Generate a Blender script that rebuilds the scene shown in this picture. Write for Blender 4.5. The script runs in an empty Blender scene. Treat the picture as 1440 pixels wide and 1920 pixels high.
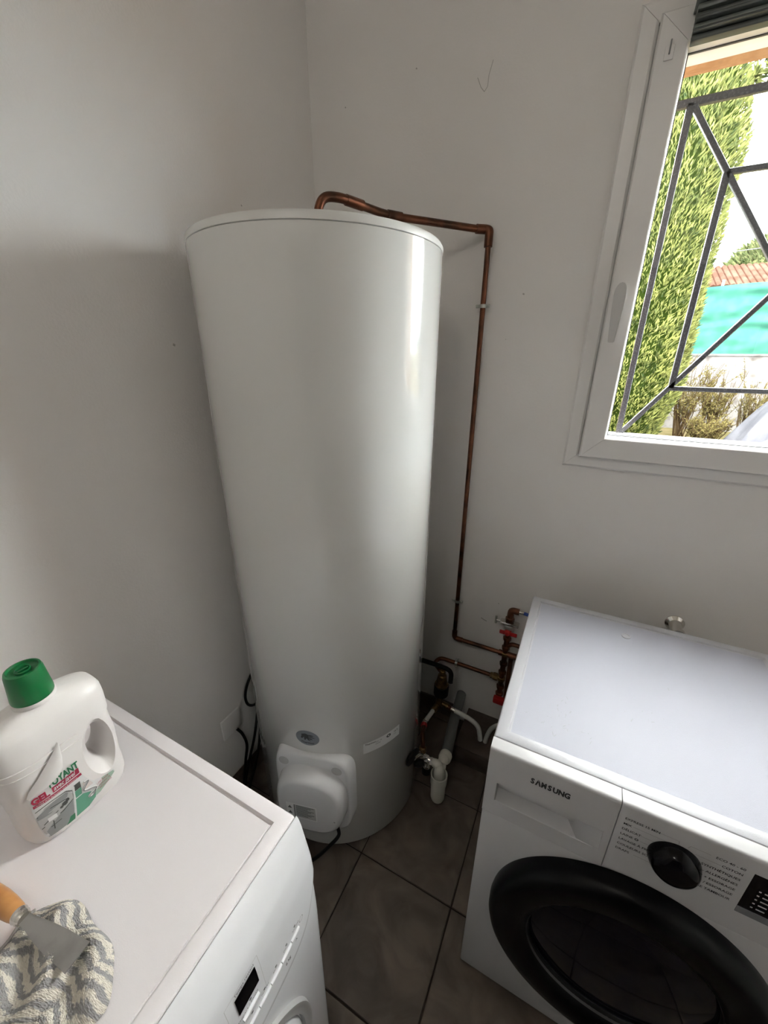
import bpy, bmesh, math, random
from mathutils import Vector, Matrix, noise
random.seed(7)
V = Vector
PI = math.pi
SC = bpy.context.scene
COL = SC.collection

# ------------------------------------------------------------------ camera
cd = bpy.data.cameras.new('camera'); cam = bpy.data.objects.new('camera', cd); COL.objects.link(cam)
cd.sensor_fit = 'VERTICAL'; cd.sensor_height = 24.0; cd.lens = 24.0*741.4854/1920.0
cd.clip_start = 0.02; cd.clip_end = 300
_y, _p, _r = math.radians(27.0035), math.radians(-21.5619), math.radians(.3142)
fw = V((-math.sin(_y)*math.cos(_p), math.cos(_y)*math.cos(_p), math.sin(_p)))
rt = V((math.cos(_y), math.sin(_y), 0)); up = rt.cross(fw)
rt2 = rt*math.cos(_r)+up*math.sin(_r); up2 = up*math.cos(_r)-rt*math.sin(_r)
M = Matrix((rt2, up2, -fw)).transposed().to_4x4(); M.translation = V((.9762, -1.3754, 1.5756))
cam.matrix_world = M
SC.camera = cam

# ------------------------------------------------------------------ sky, sun, exposure
w = bpy.data.worlds.new('sky'); SC.world = w; w.use_nodes = True
nt = w.node_tree; nt.nodes.clear()
out = nt.nodes.new('ShaderNodeOutputWorld'); bg = nt.nodes.new('ShaderNodeBackground')
tc = nt.nodes.new('ShaderNodeTexCoord'); sep = nt.nodes.new('ShaderNodeSeparateXYZ')
rmp = nt.nodes.new('ShaderNodeValToRGB')
nt.links.new(tc.outputs['Generated'], sep.inputs[0]); nt.links.new(sep.outputs[2], rmp.inputs[0])
e = rmp.color_ramp.elements
e[0].position = 0.0; e[0].color = (.80, .90, 1, 1)
e[1].position = .25; e[1].color = (1, .985, .965, 1)
nt.links.new(rmp.outputs[0], bg.inputs[0]); bg.inputs[1].default_value = 27
nt.links.new(bg.outputs[0], out.inputs[0])
sd = bpy.data.lights.new('sun', 'SUN'); sd.energy = 6; sd.angle = math.radians(1.5); sd.color = (1, .96, .86)
sun = bpy.data.objects.new('sun', sd); COL.objects.link(sun)
sun.rotation_euler = V((.50, .62, -.75)).to_track_quat('-Z', 'Y').to_euler()
SC.view_settings.view_transform = 'Standard'; SC.view_settings.look = 'None'
SC.view_settings.gamma = 1; SC.view_settings.use_curve_mapping = False
SC.view_settings.exposure = 0.82
FILL_LAMP = 18          # brightness of the unseen globe added as fill light

# ------------------------------------------------------------------ materials
def mat(name, col, rough=.5, metal=0, coat=0, col2=None, scale=20, bump=0, bscale=200, spec=.5, dist=None, detail=4, lo=.4, hi=.62):
    m = bpy.data.materials.new(name); m.use_nodes = True
    n = m.node_tree; b = n.nodes['Principled BSDF']
    b.inputs['Base Color'].default_value = (*col, 1); b.inputs['Roughness'].default_value = rough
    b.inputs['Metallic'].default_value = metal; b.inputs['Coat Weight'].default_value = coat
    b.inputs['Coat Roughness'].default_value = .03
    b.inputs['Specular IOR Level'].default_value = spec
    t = n.nodes.new('ShaderNodeTexCoord')
    if col2:
        nz = n.nodes.new('ShaderNodeTexNoise'); nz.inputs['Scale'].default_value = scale; nz.inputs['Detail'].default_value = detail
        if dist: nz.inputs['Distortion'].default_value = dist
        n.links.new(t.outputs['Object'], nz.inputs['Vector'])
        r = n.nodes.new('ShaderNodeValToRGB'); r.color_ramp.elements[0].position = lo; r.color_ramp.elements[1].position = hi
        r.color_ramp.elements[0].color = (*col, 1); r.color_ramp.elements[1].color = (*col2, 1)
        n.links.new(nz.outputs['Fac'], r.inputs[0]); n.links.new(r.outputs[0], b.inputs['Base Color'])
    if bump:
        nb = n.nodes.new('ShaderNodeTexNoise'); nb.inputs['Scale'].default_value = bscale; nb.inputs['Detail'].default_value = 3
        n.links.new(t.outputs['Object'], nb.inputs['Vector'])
        bp = n.nodes.new('ShaderNodeBump'); bp.inputs['Strength'].default_value = bump; bp.inputs['Distance'].default_value = .002
        n.links.new(nb.outputs['Fac'], bp.inputs['Height']); n.links.new(bp.outputs[0], b.inputs['Normal'])
    return m
m_wall = mat('wall paint', (.80, .775, .755), .75, col2=(.825, .80, .78), scale=1.7, bump=.25, bscale=160)
m_ceil = mat('ceiling paint', (.85, .84, .82), .9)
m_tile = mat('brown grey floor tile', (.066, .050, .039), .42, col2=(.165, .125, .098), scale=8, bump=.2, bscale=60, dist=1.2, detail=10, lo=.32, hi=.72)
m_grout = mat('dark grout', (.035, .022, .016), .95)
m_skirt = mat('brown skirting tile', (.06, .043, .032), .45, col2=(.10, .075, .06), scale=14)
m_enamel = mat('white lacquered steel', (.70, .70, .685), .11, coat=.45, bump=.02, bscale=5)
m_rim = mat('white plastic cap', (.68, .68, .665), .4)
m_flange = mat('white gloss plastic', (.70, .70, .71), .13, coat=.3)
m_pvc = mat('white window plastic', (.80, .78, .765), .32)
m_lever = mat('handle plastic with painted shade', (.56, .55, .54), .35)  # greyer than the frame plastic: shade of the lever's front put into colour
m_pvc_dark = mat('window gasket', (.09, .09, .1), .6)
m_white = mat('washer white', (.52, .52, .535), .3, coat=.1)
m_whitetop = mat('washer top white', (.47, .475, .51), .3, coat=.18, bump=.12, bscale=900)
m_toprough = mat('washer top textured enamel', (.42, .43, .495), .50, bump=.2, bscale=900, spec=.22)
m_dryer = mat('dryer white', (.84, .85, .89), .16, coat=.4)
m_dryertop = mat('dryer top laminate', (.86, .825, .85), .45, bump=.12, bscale=700)
m_black = mat('gloss black plastic', (.002, .002, .003), .10, spec=.2)
m_blackdoor = mat('black door ring', (.0025, .0025, .003), .32, spec=.14)
m_blackmat = mat('matt black rubber', (.006, .006, .006), .55, spec=.25)
m_ink = mat('black ink', (.012, .012, .016), .5)
m_inkgrey = mat('grey ink', (.13, .13, .14), .6)
m_copper = mat('tarnished copper', (.17, .062, .032), .36, metal=.8, col2=(.040, .020, .012), scale=13, detail=6, lo=.38, hi=.68)
m_brass = mat('brass', (.24, .15, .06), .38, metal=.8, col2=(.12, .075, .035), scale=40)
m_chrome = mat('chrome', (.72, .70, .66), .16, metal=1)
m_steelz = mat('zinc steel', (.55, .56, .52), .35, metal=.9)
m_blade = mat('worn spring steel', (.35, .34, .33), .38, metal=.75, col2=(.27, .26, .25), scale=30, lo=.45, hi=.7)
m_red = mat('red handle', (.42, .015, .015), .35)
m_blue = mat('blue hose', (.01, .05, .30), .45)
m_pex = mat('white plastic pipe', (.66, .66, .63), .4)
m_siph = mat('ivory siphon plastic', (.72, .70, .62), .38)
m_grey = mat('grey drain pipe', (.12, .125, .125), .45)
m_bottle = mat('white bottle plastic', (.80, .77, .76), .36)
m_cap = mat('green cap', (.003, .135, .035), .34, coat=.1)
m_wood = mat('varnished beech', (.62, .30, .10), .28, coat=.3, col2=(.50, .22, .065), scale=30)
m_bar = mat('painted iron bar', (.024, .023, .028), .45, col2=(.10, .10, .11), scale=260, lo=.5, hi=.75)
m_blind = mat('dark grey blind slat', (.055, .062, .058), .4)
m_blindhead = mat('grey green headrail', (.13, .145, .135), .35)
m_alu = mat('pale aluminium slat', (.45, .42, .39), .4)
m_sill = mat('grey aluminium sill', (.055, .052, .058), .5, spec=.2)
m_render = mat('orange render', (.40, .235, .14), .95, col2=(.34, .19, .11), scale=40, bump=1, bscale=90)
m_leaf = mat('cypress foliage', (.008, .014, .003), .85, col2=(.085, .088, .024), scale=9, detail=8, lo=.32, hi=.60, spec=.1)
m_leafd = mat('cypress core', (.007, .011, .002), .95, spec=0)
m_leaf2 = mat('distant tree foliage', (.018, .024, .008), .8, spec=.05, col2=(.045, .048, .02), scale=7, detail=8)
m_bark = mat('bark', (.12, .08, .05), .9)
m_twig = mat('ochre twigs', (.028, .018, .008), .9, spec=.05)
m_bud = mat('yellow green buds', (.058, .048, .018), .9, spec=.0)
m_net = mat('green windbreak netting', (.018, .068, .048), .9, spec=.05, col2=(.025, .080, .058), scale=6)
m_gwall = mat('white garden wall', (.10, .093, .088), .9, spec=.05, col2=(.040, .034, .03), scale=6, detail=9, lo=.5, hi=.75)
m_roof = mat('terracotta roof', (.030, .015, .011), .95, spec=.0, col2=(.042, .025, .019), scale=3)
m_soil = mat('garden ground', (.050, .044, .02), .95, spec=0, col2=(.068, .055, .03), scale=5, detail=8)
m_sheet = mat('white plastic sheet', (.045, .045, .052), .6, spec=.15, col2=(.026, .026, .032), scale=3)
m_hill = mat('blue hills', (.014, .020, .026), 1, spec=0)
m_ledge = mat('silver sticker', (.17, .185, .21), .5)
m_paper = mat('paper label', (.72, .72, .72), .6)
m_green = mat('green print', (.02, .16, .07), .5)
m_lgreen = mat('pale green print', (.34, .47, .38), .5)
m_mgreen = mat('mid green print', (.10, .30, .20), .5)
m_mag = mat('crimson print', (.34, .012, .05), .5)
m_pink = mat('pale pink print', (.66, .58, .56), .5)
m_lg = mat('light grey print and gap shade', (.42, .42, .42), .5)
m_mg = mat('mid grey print', (.25, .26, .26), .5)
m_dg = mat('dark print', (.05, .055, .05), .5)
m_scuff = mat('scuff mark', (.46, .44, .42), .8)
m_scratch = mat('smear mark', (.36, .37, .41), .5)

def glassmat():
    m = bpy.data.materials.new('window glass'); m.use_nodes = True; n = m.node_tree; n.nodes.clear()
    o = n.nodes.new('ShaderNodeOutputMaterial'); mx = n.nodes.new('ShaderNodeMixShader')
    tr = n.nodes.new('ShaderNodeBsdfTransparent'); gl = n.nodes.new('ShaderNodeBsdfGlossy'); gl.inputs['Roughness'].default_value = .01
    tr.inputs[0].default_value = (.96, .98, .97, 1)
    fr = n.nodes.new('ShaderNodeFresnel'); ge = n.nodes.new('ShaderNodeNewGeometry'); mi = n.nodes.new('ShaderNodeMapRange')
    mi.inputs['To Min'].default_value = 1.45; mi.inputs['To Max'].default_value = 1/1.45      # same index seen from both faces of the pane
    n.links.new(ge.outputs['Backfacing'], mi.inputs['Value']); n.links.new(mi.outputs[0], fr.inputs[0])
    n.links.new(fr.outputs[0], mx.inputs[0]); n.links.new(tr.outputs[0], mx.inputs[1]); n.links.new(gl.outputs[0], mx.inputs[2])
    n.links.new(mx.outputs[0], o.inputs[0]); return m
m_glass = glassmat()
m_dglass = mat('smoked door glass', (.003, .003, .006), .05, spec=.35)

def clothmat():
    m = bpy.data.materials.new('striped terry'); m.use_nodes = True; n = m.node_tree; b = n.nodes['Principled BSDF']
    b.inputs['Roughness'].default_value = .95; b.inputs['Specular IOR Level'].default_value = .1
    at = n.nodes.new('ShaderNodeUVMap'); at.uv_map = 'uv'
    nz = n.nodes.new('ShaderNodeTexNoise'); nz.inputs['Scale'].default_value = 28; nz.inputs['Detail'].default_value = 6
    n.links.new(at.outputs[0], nz.inputs['Vector'])
    s = n.nodes.new('ShaderNodeSeparateXYZ'); n.links.new(at.outputs[0], s.inputs[0])
    def mth(op, a, bb=None):
        q = n.nodes.new('ShaderNodeMath'); q.operation = op
        for i, z in enumerate((a, bb)):
            if z is None: continue
            if isinstance(z, (int, float)): q.inputs[i].default_value = z
            else: n.links.new(z, q.inputs[i])
        return q.outputs[0]
    pp = mth('PINGPONG', mth('MULTIPLY', s.outputs[0], 1.0), .16)      # chevron zigzag
    t = mth('ADD', mth('ADD', s.outputs[1], mth('MULTIPLY', pp, .62)), mth('MULTIPLY', nz.outputs['Fac'], .11))
    f = mth('SINE', mth('MULTIPLY', t, 2*PI*7.8))
    r = n.nodes.new('ShaderNodeValToRGB'); r.color_ramp.elements[0].position = .30; r.color_ramp.elements[1].position = .68
    r.color_ramp.elements[0].color = (.33, .325, .325, 1); r.color_ramp.elements[1].color = (.74, .70, .62, 1)
    n.links.new(mth('ADD', mth('MULTIPLY', f, .5), .5), r.inputs[0]); n.links.new(r.outputs[0], b.inputs['Base Color'])
    vo = n.nodes.new('ShaderNodeTexVoronoi'); vo.inputs['Scale'].default_value = 85
    n.links.new(at.outputs[0], vo.inputs['Vector'])
    bp = n.nodes.new('ShaderNodeBump'); bp.inputs['Strength'].default_value = 1; bp.inputs['Distance'].default_value = .0012
    n.links.new(vo.outputs['Distance'], bp.inputs['Height']); n.links.new(bp.outputs[0], b.inputs['Normal'])
    return m
m_cloth = clothmat()

# ------------------------------------------------------------------ helpers
def thing(name, label=None, cat=None, loc=(0, 0, 0), group=None, kind=None):
    o = bpy.data.objects.new(name, None); COL.objects.link(o); o.location = loc
    o.empty_display_size = .05
    if label: o['label'] = label
    if cat: o['category'] = cat
    if group: o['group'] = group
    if kind: o['kind'] = kind
    return o
def tag(o, label=None, cat=None, group=None, kind=None):
    if label: o['label'] = label
    if cat: o['category'] = cat
    if group: o['group'] = group
    if kind: o['kind'] = kind
    return o
def wpos(o):
    p = V((0, 0, 0))
    while o: p += V(o.location); o = o.parent
    return p
def obj(name, bm, m, parent=None, smooth=True, ang=35):
    """bmesh in world coordinates -> one mesh object, parented without moving."""
    bmesh.ops.recalc_face_normals(bm, faces=bm.faces)
    if parent is not None:
        bmesh.ops.translate(bm, verts=bm.verts, vec=-wpos(parent))
    me = bpy.data.meshes.new(name); bm.to_mesh(me); bm.free()
    if smooth:
        me.shade_smooth(); me.set_sharp_from_angle(angle=math.radians(ang))
    ms = m if isinstance(m, (list, tuple)) else [m]
    for k in ms: me.materials.append(k)
    o = bpy.data.objects.new(name, me); COL.objects.link(o)
    if parent is not None: o.parent = parent
    return o
def B(): return bmesh.new()
def box(bm, x0, x1, y0, y1, z0, z1, bev=0, seg=2):
    r = bmesh.ops.create_cube(bm, size=1)
    vs = r['verts']
    for v in vs: v.co = V(((x0+x1)/2+v.co.x*(x1-x0), (y0+y1)/2+v.co.y*(y1-y0), (z0+z1)/2+v.co.z*(z1-z0)))
    if bev:
        es = list({e for v in vs for e in v.link_edges})
        bmesh.ops.bevel(bm, geom=es, offset=bev, segments=seg, profile=.5, affect='EDGES')
    return bm
def bx(*a, **k): return box(B(), *a, **k)
def frame_of(d):
    d = d.normalized(); a = V((0, 0, 1)) if abs(d.z) < .9 else V((1, 0, 0))
    u = d.cross(a).normalized(); return u, d.cross(u).normalized()
def smooth_path(pts, n=6):
    P = [V(p) for p in pts]; P = [P[0]*2-P[1]]+P+[P[-1]*2-P[-2]]; o = []
    for i in range(1, len(P)-2):
        a, b, c, d = P[i-1:i+3]
        for k in range(n):
            t = k/n
            o.append(.5*((2*b)+(c-a)*t+(2*a-5*b+4*c-d)*t*t+(3*b-a-3*c+d)*t**3))
    o.append(P[-2]); return o
def round_path(pts, r=.02, n=5):
    P = [V(p) for p in pts]; o = [P[0]]
    for i in range(1, len(P)-1):
        a, b, c = P[i-1], P[i], P[i+1]
        k = min(r, (a-b).length*.45, (c-b).length*.45)
        s, t = b+(a-b).normalized()*k, b+(c-b).normalized()*k
        for j in range(n+1):
            q = j/n; o.append(s*(1-q)**2+b*2*q*(1-q)+t*q*q)
    o.append(P[-1]); return o
def tube(bm, P, r, seg=12, caps=True):
    P = [V(p) for p in P]; rr = [r[min(len(r)-1, int(i*len(r)/len(P)))] for i in range(len(P))] if isinstance(r, (list, tuple)) else [r]*len(P)
    rings = []; u = None
    for i, p in enumerate(P):
        d = (P[min(i+1, len(P)-1)]-P[max(i-1, 0)])
        if d.length < 1e-9: d = V((0, 0, 1))
        d.normalize()
        if u is None: u, v = frame_of(d)
        else:
            u = (u-d*u.dot(d)).normalized(); v = d.cross(u)
        rings.append([bm.verts.new(p+u*rr[i]*math.cos(2*PI*k/seg)+v*rr[i]*math.sin(2*PI*k/seg)) for k in range(seg)])
    for a, b in zip(rings, rings[1:]):
        for k in range(seg): bm.faces.new((a[k], a[(k+1) % seg], b[(k+1) % seg], b[k]))
    if caps: bm.faces.new(rings[0][::-1]); bm.faces.new(rings[-1])
    return bm
def lathe(bm, c, axis, prof, seg=32, caps=(True, True), ux=None):
    """prof: list of (radius, distance along axis)"""
    axis = V(axis).normalized(); u, v = frame_of(axis); c = V(c); rings = []
    for r, h in prof:
        if r < 1e-6: rings.append([bm.verts.new(c+axis*h)])
        else: rings.append([bm.verts.new(c+axis*h+u*r*math.cos(2*PI*k/seg)+v*r*math.sin(2*PI*k/seg)) for k in range(seg)])
    for a, b in zip(rings, rings[1:]):
        for k in range(seg):
            k2 = (k+1) % seg
            if len(a) == 1 and len(b) == 1: continue
            if len(a) == 1: bm.faces.new((a[0], b[k], b[k2]))
            elif len(b) == 1: bm.faces.new((a[k], a[k2], b[0]))
            else: bm.faces.new((a[k], a[k2], b[k2], b[k]))
    if caps[0] and len(rings[0]) > 1: bm.faces.new(rings[0])
    if caps[1] and len(rings[-1]) > 1: bm.faces.new(rings[-1])
    return bm
def grid(bm, nu, nv, f, close=False):
    g = [[bm.verts.new(f(i/nu, j/nv)) for j in range(nv+1)] for i in range(nu+(0 if close else 1))]
    n = len(g)
    for i in range(nu):
        a, b = g[i], g[(i+1) % n]
        for j in range(nv): bm.faces.new((a[j], b[j], b[j+1], a[j+1]))
    return g
def patch(name, pts, f, m, parent, sub=1):
    """flat polygon given in (u,v), mapped through f; subdivided by fan strips when sub>1 (quads only)"""
    bm = B()
    if sub > 1 and len(pts) == 4:
        a, b, c, d = [V((*p, 0)) for p in pts]
        def g(s, t): q = (a*(1-s)+b*s)*(1-t)+(d*(1-s)+c*s)*t; return V(f(q.x, q.y))
        grid(bm, sub, max(2, sub//2), g)
    else:
        bm.faces.new([bm.verts.new(V(f(*p))) for p in pts])
    return obj(name, bm, m, parent, smooth=False)
def text_bm(bm, body, size, f, at=(0, 0), bold=0, align='LEFT', rot=0, sx=1, shear=0):
    c = bpy.data.curves.new('t', 'FONT'); c.body = body; c.size = size; c.offset = bold; c.align_x = align; c.shear = shear
    c.resolution_u = 2
    o = bpy.data.objects.new('t', c); COL.objects.link(o)
    me = o.to_mesh(); cr, sr = math.cos(rot), math.sin(rot)
    vs = [bm.verts.new(V(f(at[0]+v.co.x*sx*cr-v.co.y*sr, at[1]+v.co.x*sx*sr+v.co.y*cr))) for v in me.vertices]
    for p in me.polygons:
        try: bm.faces.new([vs[i] for i in p.vertices])
        except ValueError: pass
    o.to_mesh_clear(); bpy.data.objects.remove(o); bpy.data.curves.remove(c)
    return bm
def text(name, body, size, f, m, parent, **k):
    return obj(name, text_bm(B(), body, size, f, **k), m, parent, smooth=False)
def bool_cut(a, b):
    md = a.modifiers.new('cut', 'BOOLEAN'); md.object = b; md.operation = 'DIFFERENCE'; md.solver = 'EXACT'
    dg = bpy.context.evaluated_depsgraph_get(); me = bpy.data.meshes.new_from_object(a.evaluated_get(dg))
    a.modifiers.clear(); old = a.data; a.data = me; bpy.data.objects.remove(b)
    me.shade_smooth(); me.set_sharp_from_angle(angle=math.radians(40))
def prism(bm, pts, y0, y1):
    """polygon in x,z extruded along y"""
    a = [bm.verts.new((x, y0, z)) for x, z in pts]; b = [bm.verts.new((x, y1, z)) for x, z in pts]
    bm.faces.new(a); bm.faces.new(b[::-1]); n = len(a)
    for i in range(n): bm.faces.new((a[i], a[(i+1) % n], b[(i+1) % n], b[i]))
    return bm

# ------------------------------------------------------------------ room shell
RX, RY, RZ = 2.12, -2.45, 2.78          # right wall, front wall, ceiling
fl = obj('floor', bx(-.12, RX+.12, RY-.12, .225, -.12, -.006), m_grout, smooth=False); tag(fl, kind='structure')
T1, T2, TX, TY = .3174, .3148, .5377, -.6698
tile_me = {}
k = 0
for i in range(-2, 7):
    for j in range(-8, 4):
        x0, x1, y0, y1 = TX+i*T1+.0022, TX+(i+1)*T1-.0022, TY+j*T2+.0022, TY+(j+1)*T2-.0022
        x0, x1, y0, y1 = max(x0, .001), min(x1, RX-.001), max(y0, RY+.001), min(y1, -.001)
        if x1-x0 < .02 or y1-y0 < .02: continue
        key = (round(x1-x0, 3), round(y1-y0, 3))
        if key not in tile_me:
            t = obj('tile', box(B(), -key[0]/2, key[0]/2, -key[1]/2, key[1]/2, -.006, 0, .0012, 1), m_tile)
            tile_me[key] = t.data
        else:
            t = bpy.data.objects.new('tile', tile_me[key]); COL.objects.link(t)
        t.location = ((x0+x1)/2, (y0+y1)/2, random.uniform(-.0006, 0)); t.parent = fl
# tile material should vary from tile to tile
n = m_tile.node_tree; oi = n.nodes.new('ShaderNodeObjectInfo'); ad = n.nodes.new('ShaderNodeVectorMath'); ad.operation = 'ADD'
mu = n.nodes.new('ShaderNodeVectorMath'); mu.operation = 'SCALE'; mu.inputs['Scale'].default_value = 3
n.links.new(oi.outputs['Location'], mu.inputs[0])
tcn = [q for q in n.nodes if q.type == 'TEX_COORD'][0]
n.links.new(tcn.outputs['Object'], ad.inputs[0]); n.links.new(mu.outputs[0], ad.inputs[1])
for q in n.nodes:
    if q.type == 'TEX_NOISE': n.links.new(ad.outputs[0], q.inputs['Vector'])

tag(obj('wall_left', bx(-.12, 0, RY-.12, .1, 0, RZ), m_wall, smooth=False), kind='structure')
bm = B()   # front wall with a doorway to an unseen dark hallway added to cut bounce light
HX0_, HX1_ = .75, 1.95
box(bm, 0, HX0_, RY-.12, RY, 0, RZ); box(bm, HX1_, RX+.12, RY-.12, RY, 0, RZ); box(bm, HX0_, HX1_, RY-.12, RY, 2.2, RZ)
tag(obj('wall_front', bm, m_wall, smooth=False), kind='structure')
bm = B(); box(bm, HX0_-.1, HX0_, RY-2.2, RY-.12, 0, 2.5); box(bm, HX1_, HX1_+.1, RY-2.2, RY-.12, 0, 2.5); box(bm, HX0_-.1, HX1_+.1, RY-2.3, RY-2.2, 0, 2.5); box(bm, HX0_-.1, HX1_+.1, RY-2.3, RY-.12, 2.5, 2.6)
tag(obj('wall_added_hallway', bm, mat('added hallway bounce-cutting paint', (.16, .14, .12), .8), smooth=False), kind='structure')
tag(obj('floor_added_hallway', bx(HX0_-.1, HX1_+.1, RY-2.3, RY-.12, -.12, -.004), m_grout, smooth=False), kind='structure')
tag(obj('ceiling', bx(-.12, RX+.12, RY-.12, .225, RZ, RZ+.15), m_ceil, smooth=False), kind='structure')
bm = B()
box(bm, RX, RX+.12, RY, .1, 0, RZ)
tag(obj('wall_right', bm, m_wall, smooth=False), kind='structure')
WX0, WX1, WZ0, WZ1 = .935, 1.80, 1.266, 2.298
bm = B()
box(bm, 0, WX0, 0, .1, 0, RZ); box(bm, WX1, RX, 0, .1, 0, RZ); box(bm, WX0, WX1, 0, .1, 0, WZ0); box(bm, WX0, WX1, 0, .1, WZ1, RZ)
wb = obj('wall_back', bm, m_wall, smooth=False); tag(wb, kind='structure')
bm = B()   # outer rendered leaf
box(bm, -.12, 1.0, .1, .225, 0, RZ); box(bm, 1.735, RX+.12, .1, .225, 0, RZ)
box(bm, 1.0, 1.735, .1, .225, 0, 1.30); box(bm, 1.0, 1.735, .135, .225, 2.262, RZ); box(bm, 1.0, 1.735, .1, .135, 2.40, RZ)
obj('outer_render', bm, m_render, wb, smooth=False)
lp = thing('ceiling_fill_lamp', 'round ceiling fill lamp added out of view above and behind the camera', 'lamp', (.80, -1.95, RZ))  # added out of view to lift walls the window leaves too dark
obj('fill_lamp_base', lathe(B(), (.80, -1.95, RZ-.001), (0, 0, -1), [(.07, 0), (.07, .02), (.03, .035)], 32), m_pvc, lp)
m_fill_globe = mat('added fill light globe', (.9, .9, .9), .5); _b = m_fill_globe.node_tree.nodes['Principled BSDF']
_b.inputs['Emission Color'].default_value = (1, .95, .87, 1); _b.inputs['Emission Strength'].default_value = FILL_LAMP
obj('globe', lathe(B(), (.80, -1.95, 2.68), (0, 0, 1), [(0, -.075)]+[(.075*math.cos(t), .075*math.sin(t)) for t in [-PI/2+PI*k/16 for k in range(1, 16)]]+[(0, .075)], 32), m_fill_globe, lp)
# scuffs on the walls
def scuff(P, wdt, parent, nrm):
    bm = B(); P = [V(p) for p in P]
    for a, b in zip(P, P[1:]):
        d = (b-a).normalized().cross(V(nrm))*wdt/2; o = V(nrm)*.0004
        bm.faces.new([bm.verts.new(q) for q in (a-d+o, b-d+o, b+d+o, a+d+o)])
    obj('scuff', bm, m_scuff, parent, smooth=False)
YN = (0, -1, 0)
for P_ in ([(.551, 0, 2.272), (.562, 0, 2.250), (.572, 0, 2.239), (.580, 0, 2.248), (.5815, 0, 2.271), (.590, 0, 2.299)],): scuff(P_, .0016, wb, YN)
for x_, z_, w_ in ((.369, 2.332, .004), (.131, 2.295, .004), (.735, 1.75, .005), (.781, .674, .004), (.699, 1.626, .002)):
    scuff([(x_, 0, z_), (x_+w_, 0, z_-w_*.6)], w_*.8, wb, YN)
scuff([(.722, 0, .586), (.733, 0, .580), (.746, 0, .577)], .004, wb, YN)
wl_ = [o for o in bpy.data.objects if o.name == 'wall_left'][0]
scuff([(0, -.648, 1.600), (0, -.642, 1.597)], .006, wl_, (1, 0, 0)); scuff([(0, -.357, 1.968), (0, -.353, 1.966)], .004, wl_, (1, 0, 0))
# skirting tiles, plinth
sk = thing('baseboard_left', kind='structure')
for j in range(9):
    y1 = -.001-j*.3148
    obj('skirting_tile', bx(0.0005, .009, max(y1-.311, RY+.005), y1, 0, .082, bev=.0015), m_skirt, sk)
sk = thing('baseboard_back', kind='structure')
for j in range(2):
    x0 = .011+j*.3174
    obj('skirting_tile', bx(x0, x0+.314, -.0095, -.0005, 0, .082, bev=.0015), m_skirt, sk)
pl = thing('trim_1', kind='structure')
obj('plinth_core', bx(.724, 2.11, -.198, -.002, 0, .082), m_grout, pl, smooth=False)
for j in range(4):
    x0 = .713+j*.335
    obj('tile', bx(x0, x0+.331, -.208, -.001, .083, .0915, bev=.0015), m_skirt, pl)
    obj('tile', bx(x0, x0+.331, -.207, -.199, .001, .0825, bev=.0015), m_skirt, pl)
obj('tile', bx(.7125, .7235, -.198, -.001, .001, .0825, bev=.0015), m_skirt, pl)

# ------------------------------------------------------------------ window
def mitred(parent, x0, x1, z0, z1, wd, yf, yb, m, names, prof):
    """four mitred bars; prof = list of (t across 0..1, y) for the front section"""
    g = .0004
    cor = [(x0, z0, 1, 1), (x1, z0, -1, 1), (x1, z1, -1, -1), (x0, z1, 1, -1)]
    for i in range(4):
        a, b = cor[i], cor[(i+1) % 4]
        dx, dz = (1 if b[0] > a[0] else -1 if b[0] < a[0] else 0), (1 if b[1] > a[1] else -1 if b[1] < a[1] else 0)
        bm = B(); rings = []
        for c, s in ((a, 1), (b, -1)):
            rg = []
            for t, y in prof: rg.append(bm.verts.new((c[0]+c[2]*wd*t+dx*g*s, y, c[1]+c[3]*wd*t+dz*g*s)))
            for t in (1, 0): rg.append(bm.verts.new((c[0]+c[2]*wd*t+dx*g*s, yb, c[1]+c[3]*wd*t+dz*g*s)))
            rings.append(rg)
        n = len(rings[0])
        for q in range(n): bm.faces.new((rings[0][q], rings[0][(q+1) % n], rings[1][(q+1) % n], rings[1][q]))
        bm.faces.new(rings[0]); bm.faces.new(rings[1][::-1])
        obj(names[i % 2], bm, m, parent, ang=20)
win = thing('window_1', kind='structure', loc=(1.366, 0, 1.25))
mitred(win, .922, 1.81, 1.252, 2.31, .041, -.012, .0, m_pvc, ('frame_rail', 'frame_stile'), [(0, -.001), (.0, -.007), (.14, -.012), (.86, -.013), (1, -.010)])
mitred(win, .9655, 1.7665, 1.2875, 2.2765, .066, -.03, .06, m_pvc, ('sash_rail', 'sash_stile'), [(0, -.004), (0, -.024), (.06, -.030), (.90, -.030), (.945, -.027), (.985, -.012), (1, .004)])
mitred(win, .940, 1.795, 1.2665, 2.2975, .052, .0005, .099, m_pvc, ('fixed_frame_rail', 'fixed_frame_stile'), [(0, .0005), (1, .0005)])
obj('pane', bx(1.026, 1.706, .012, .018, 1.348, 2.216), m_glass, win, smooth=False)
bm = B()
for a in ((1.0300, 1.0335, 1.352, 2.212), (1.6985, 1.702, 1.352, 2.212), (1.0335, 1.6985, 1.352, 1.3555), (1.0335, 1.6985, 2.2085, 2.212)): box(bm, a[0], a[1], .006, .0115, a[2], a[3])
box(bm, 1.03, 1.702, .0185, .0615, 1.3522, 1.3560)
obj('gasket', bm, m_pvc_dark, win, smooth=False)
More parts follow.
